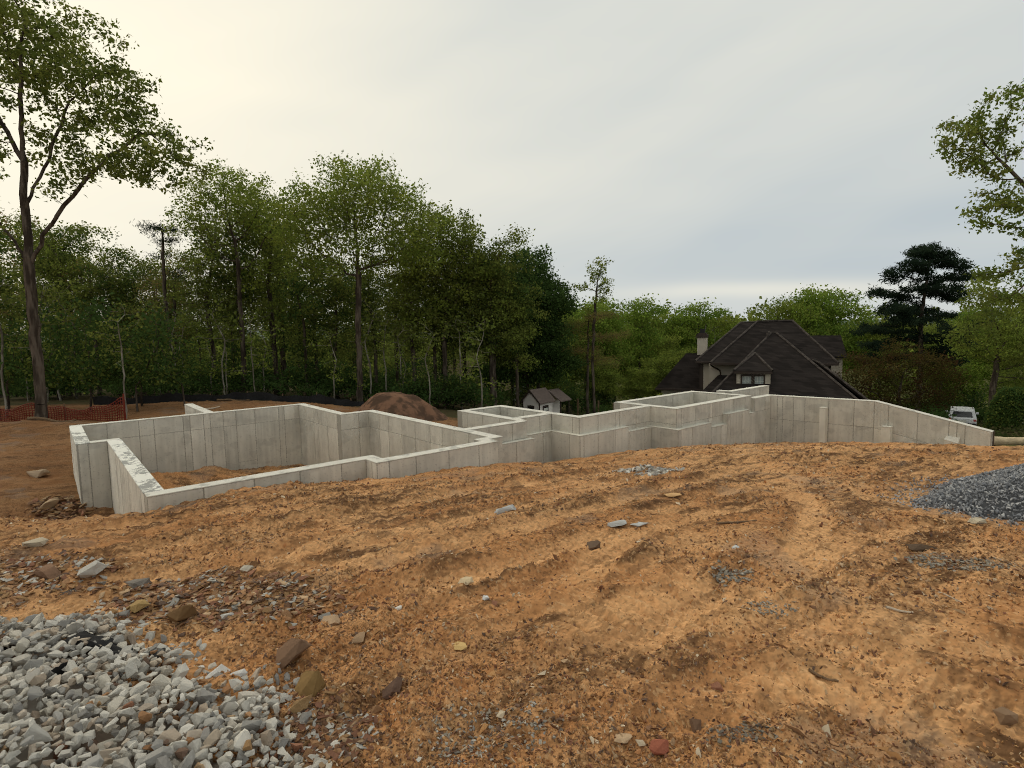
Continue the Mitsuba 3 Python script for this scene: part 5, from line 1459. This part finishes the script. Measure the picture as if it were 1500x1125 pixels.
# behind shed, pine and house
for (k, x, y, s, sz) in [('garden_tree_a', 8.6, 50, .92, 1.05), ('garden_tree_a', 12.3, 54, 1.06, 1.1), ('garden_tree_b', 14.9, 58, .95, 1.0), ('garden_tree_b', 4.6, 47, .9, 1.0), ('garden_tree_a', 17.9, 62, 1.12, 1.0), ('garden_tree_a', 20.3, 62, 1.18, 1.06), ('garden_tree_b', 23.4, 64, 1.28, 1.0), ('garden_tree_a', 26, 66, 1.05, 1.0),
                         ('garden_tree_b', 28.6, 60, 1.3, 1.1), ('garden_tree_a', 31.3, 59, 1.27, 1.1), ('garden_tree_a', 34.6, 60, 1.32, 1.06), ('garden_tree_b', 38.5, 60, 1.2, 1.0), ('garden_tree_b', 16.5, 70, 1.1, 1), ('garden_tree_b', 43, 56, 1.15, 1.0), ('garden_tree_a', 48, 58, 1.2, 1), ('garden_tree_b', 1.5, 44, .9, 1),
                         ('garden_tree_b', 52, 50, 1.1, 1), ('garden_tree_b', 7.2, 43, .55, 1), ('garden_tree_b', 10.2, 46, .6, .9), ('garden_tree_a', 42.5, 49, 1.0, 1.0), ('garden_tree_b', 11, 60, 1.05, 1.0), ('garden_tree_b', 3.1, 46.5, .95, 1.0), ('garden_tree_a', 5.6, 52, 1.0, 1.0), ('garden_tree_b', 7.6, 58, 1.1, 1.0), ('garden_tree_a', 1.0, 52, 1.05, 1.0), ('garden_tree_b', 13.2, 49, .75, .9), ('garden_tree_b', 16.2, 52.5, .85, .9), ('garden_tree_a', 7.0, 48, 1.0, 1.0), ('garden_tree_a', 9.8, 62, 1.28, 1.0), ('garden_tree_b', 14.2, 64, 1.25, 1.05), ('garden_tree_a', 5.0, 60, 1.25, 1.0)]:
    plant(k, x, y, s, rng.uniform(0, 360), sz)
for (k, x, y, s) in [('understory_a', 9.3, 41, 1.1), ('understory_a', 3.4, 41.2, 1.2), ('understory_a', 5.9, 41.8, 1.2), ('understory_b', 7.0, 44, 1.2), ('understory_a', 11.0, 42, 1.2), ('understory_c', 7.6, 39, 1.0), ('understory_b', 4.2, 40, 1.0), ('understory_c', 30.2, 42.5, 1.3), ('understory_c', 27.5, 43, 1.5), ('understory_c', 38, 50, 1.5), ('understory_c', 41, 46.5, 1.2), ('understory_c', 29, 47, 1.6), ('understory_c', 33.5, 47.2, 1.6), ('understory_a', 24, 41.5, 1.5), ('understory_c', 36.5, 46.3, 1.4), ('understory_c', 32.2, 43.8, 1.3), ('understory_c', 34.6, 43.6, 1.2), ('understory_c', 36.3, 45.0, 1.5), ('understory_c', 37.6, 44.4, 1.2), ('understory_c', 39.3, 47.0, 1.7), ('understory_c', 35.0, 46.2, 1.7), ('understory_a', 38.0, 48.5, 1.7), ('understory_a', 41.5, 50.0, 1.9), ('understory_c', 26.4, 40.2, 1.2), ('understory_c', 24.6, 40.0, 1.0), ('understory_a', 28.6, 41.5, 1.4)]:
    if x > 31 and y > 43:
        x, y = x * 1.13 + .3, y * 1.13
    plant(k, x, y, s, rng.uniform(0, 360), 1.0, None, 'shrubs in the gardens below the lot')
for k in list(labels):
    if labels[k].get('group') == 'shrubs in the gardens below the lot':
        labels[k]['label'] = 'dark green garden shrub below the lot near the house and driveway'

# bare treetop over the house
r_ = np.random.default_rng(91)
pos, par = grow(r_, [(0, 0, 0), (0, 0, 3), (.1, 0, 6.2)], blobs(r_, [(0, 0, 8.2, 2.4, 1.6, 1.5, 1)], 420), .3, 3, .45, up=.06)
rad, _ = radii(pos, par, .14, .012)
wm = wood_mesh(pos, par, rad)
tag(put('bare_tree', (wm[0] + [21.0, 61, gz(21.0, 61)], wm[1]), 'pale_bark'), 'leafless grey treetop showing above the garden trees by the chimney', 'tree')

# clipped bush, ground cover and flowering shrub
r_ = np.random.default_rng(93)
bx, by = 22.4, 24.6
a, zc = r_.uniform(0, 2 * np.pi, 2600), r_.random(2600) ** .8
prof = np.sqrt(np.clip(1 - (zc * 1.02 - .15) ** 2 / .9, 0, 1))
pt = np.stack([bx + 1.0 * prof * np.cos(a), by + 1.0 * prof * np.sin(a), gz(bx, by) + zc * 1.95], 1)
bk = thing('clipped_bush', 'dense clipped dome-shaped bush at the right edge beside the driveway', 'bush')
lm, lc = leaves(r_, pt, 7, .07, .05, DEEP + OAK[:1], .4, .18)
put(f'{bk}__crown', lm, 'leaf', color=lc)
put(f'{bk}__trunk', polyline([(bx, by, gz(bx, by) - .2), (bx, by, gz(bx, by) + 1.4)], .06), 'bark')
r_ = np.random.default_rng(94)
x, y = r_.uniform(12.5, 24, 5200), r_.uniform(14.2, 25, 5200)
kp = (y > 14.6 - .10 * (x - 12.5)) & (np.hypot(x - 16, y - 12) > 3) & (meshkit.fbm(np.stack([x * .8, y * .8, x * 0], 1), 3, 95) > .40) & (x / y > .66)
x, y = x[kp], y[kp]
lm, lc = leaves(r_, np.stack([x, y, ground_z(x, y) + .16 * r_.random(len(x))], 1), 9, .10, .055, [(.055, .075, .025), (.075, .085, .03), (.10, .085, .045)], .9, .25)
tag(put('ground_cover', lm, 'leaf', color=lc), 'green and brown ground cover on the slope right of the retaining wall', 'ground cover', None, 'stuff')
r_ = np.random.default_rng(96)
fk = thing('flowering_shrub', 'leafy shrub with white blossoms in front of the neighbouring house', 'bush')
c_ = hs(np.array([[-4.9, -2.5, 0]]))[0]
pt = np.stack([c_[0] + r_.normal(0, .95, 520), c_[1] + r_.normal(0, .5, 520), -4.4 + 1.45 * r_.random(520) ** .7], 1)
lm, lc = leaves(r_, pt, 6, .12, .075, OAK + FRESH, .5)
put(f'{fk}__crown', lm, 'leaf', color=lc)
lm, lc = leaves(r_, pt[r_.random(520) < .16], 8, .06, .055, [(.75, .74, .66), (.68, .66, .58)], .6, .1, .9)
put(f'{fk}__blossom', lm, 'leaf', color=lc)
put(f'{fk}__stem', join(*[polyline([(c_[0] + d * .3, c_[1], -6.2), (c_[0] + d, c_[1], -3.6)], .03, 5) for d in (-1.0, -.5, 0, .5, 1.0)]), 'bark')
# fence posts in the gardens
ORD4 = ('first', 'second', 'third', 'fourth')
for i, x in enumerate((4.45, 5.9, 7.0, 8.3)):
    y = 38.0 + .3 * i
    tag(put('fence_post', polyline([(x, y, gz(x, y) - .2), (x + .02, y, gz(x, y) + 1.15)], .06, 6), 'wood'), f'{ORD4[i]} dark wooden fence post from the left in the garden by the lone pine', 'post', 'garden fence posts')

# far-off wooded land between the gardens and the hills
r_ = np.random.default_rng(98)
cs_, cc_ = [], []
for i in range(560):
    y = 72 * (8 ** r_.random())
    x = y * r_.uniform(-1.15, 1.15)
    h, w = r_.uniform(7.5, 14.5) * (1 - .18 * min(1, (y - 72) / 200)), r_.uniform(3.0, 5.0)
    n_ = 38
    d = r_.normal(0, 1, (n_, 3)); d /= np.linalg.norm(d, axis=1, keepdims=True)
    c = np.array([x, y, -8.2 + h * .6]) + d * r_.uniform(.5, 1, (n_, 1)) * [w, w, h * .42]
    cs_.append(c); cc_.append(1)
cs_ = np.vstack(cs_)
lm, lc = leaves(r_, cs_, 7, .7, .44, FRESH + OAK, .6, .25)
lc = lc * np.repeat(np.repeat(r_.uniform(.55, 1.2, 560), 38 * 7), 4)[:, None]
tag(put('distant_wood', lm, 'leaf', color=lc), 'far-off belt of green woodland behind the gardens and the house', 'wood', None, 'stuff')

# white flowering bush by the shed
r_ = np.random.default_rng(101)
fx_, fy_ = .62, 36.2
fk = thing('flowering_shrub', 'small shrub with white flowers left of the garden shed', 'bush')
pt = np.stack([fx_ + r_.normal(0, .42, 260), fy_ + r_.normal(0, .3, 260), gz(fx_, fy_) + .3 + 1.5 * r_.random(260) ** .8], 1)
lm, lc = leaves(r_, pt, 7, .09, .05, DEEP + OAK, .5)
put(f'{fk}__crown', lm, 'leaf', color=lc)
lm, lc = leaves(r_, pt[r_.random(260) < .14], 8, .06, .045, [(.75, .74, .70)], .6, .1, .9)
put(f'{fk}__blossom', lm, 'leaf', color=lc)
put(f'{fk}__stem', join(*[polyline([(fx_ + d * .2, fy_, gz(fx_, fy_) - .1), (fx_ + d * .7, fy_, gz(fx_, fy_) + 1.3)], .02, 5) for d in (-.6, 0, .6)]), 'bark')

# every planted tree and bush is named by its kind, rank and place in the row
ORD = 'first second third fourth fifth sixth seventh eighth ninth tenth eleventh twelfth thirteenth fourteenth fifteenth sixteenth seventeenth eighteenth nineteenth twentieth twenty-first twenty-second twenty-third twenty-fourth twenty-fifth twenty-sixth twenty-seventh twenty-eighth twenty-ninth thirtieth'.split()
rows = {}
for k, d in scene.items():
    if d.get('type') == 'instance' and k in labels and 'group' in labels[k]:
        m = np.array(d['to_world'].matrix)
        kind = next(v['id'] for v in d.values() if isinstance(v, dict))
        y_ = m[1, 3]
        rank = ('front', 'rear', 'hindmost')[int(y_ > 34.2) + int(y_ > 43)] if labels[k]['group'] in (GROUP['w'], GROUP['u']) else ''
        rows.setdefault((kind, labels[k]['group'], rank), []).append((m[0, 3] / y_, k))
WORDS = {'wood_tree_a': 'tall green tree', 'wood_tree_b': 'tall deep green tree', 'wood_tree_c': 'sparse brownish tree', 'wood_tree_d': 'low dark dense tree', 'sapling_a': 'thin pale-stemmed sapling', 'sapling_b': 'slender grey-stemmed young tree',
         'garden_tree_a': 'bright green garden tree', 'garden_tree_b': 'fresh green garden tree', 'understory_a': 'green bush', 'understory_b': 'tall loose bush', 'understory_c': 'low dark bush'}
for (kind, g_, rank), ks in rows.items():
    for i, (_, k) in enumerate(sorted(ks)):
        where_ = f"in the {rank} rank of the wood" if rank else {'s': "at the edge of the wood", 'g': "behind the lot around the house"}.get(kind[0], "in the gardens below the lot")
        labels[k]['label'] = f"{ORD[i]} {WORDS[kind]} from the left {where_}"
        if len(ks) == 1:
            labels[k]['label'] = f"the one {WORDS[kind]} {where_}"
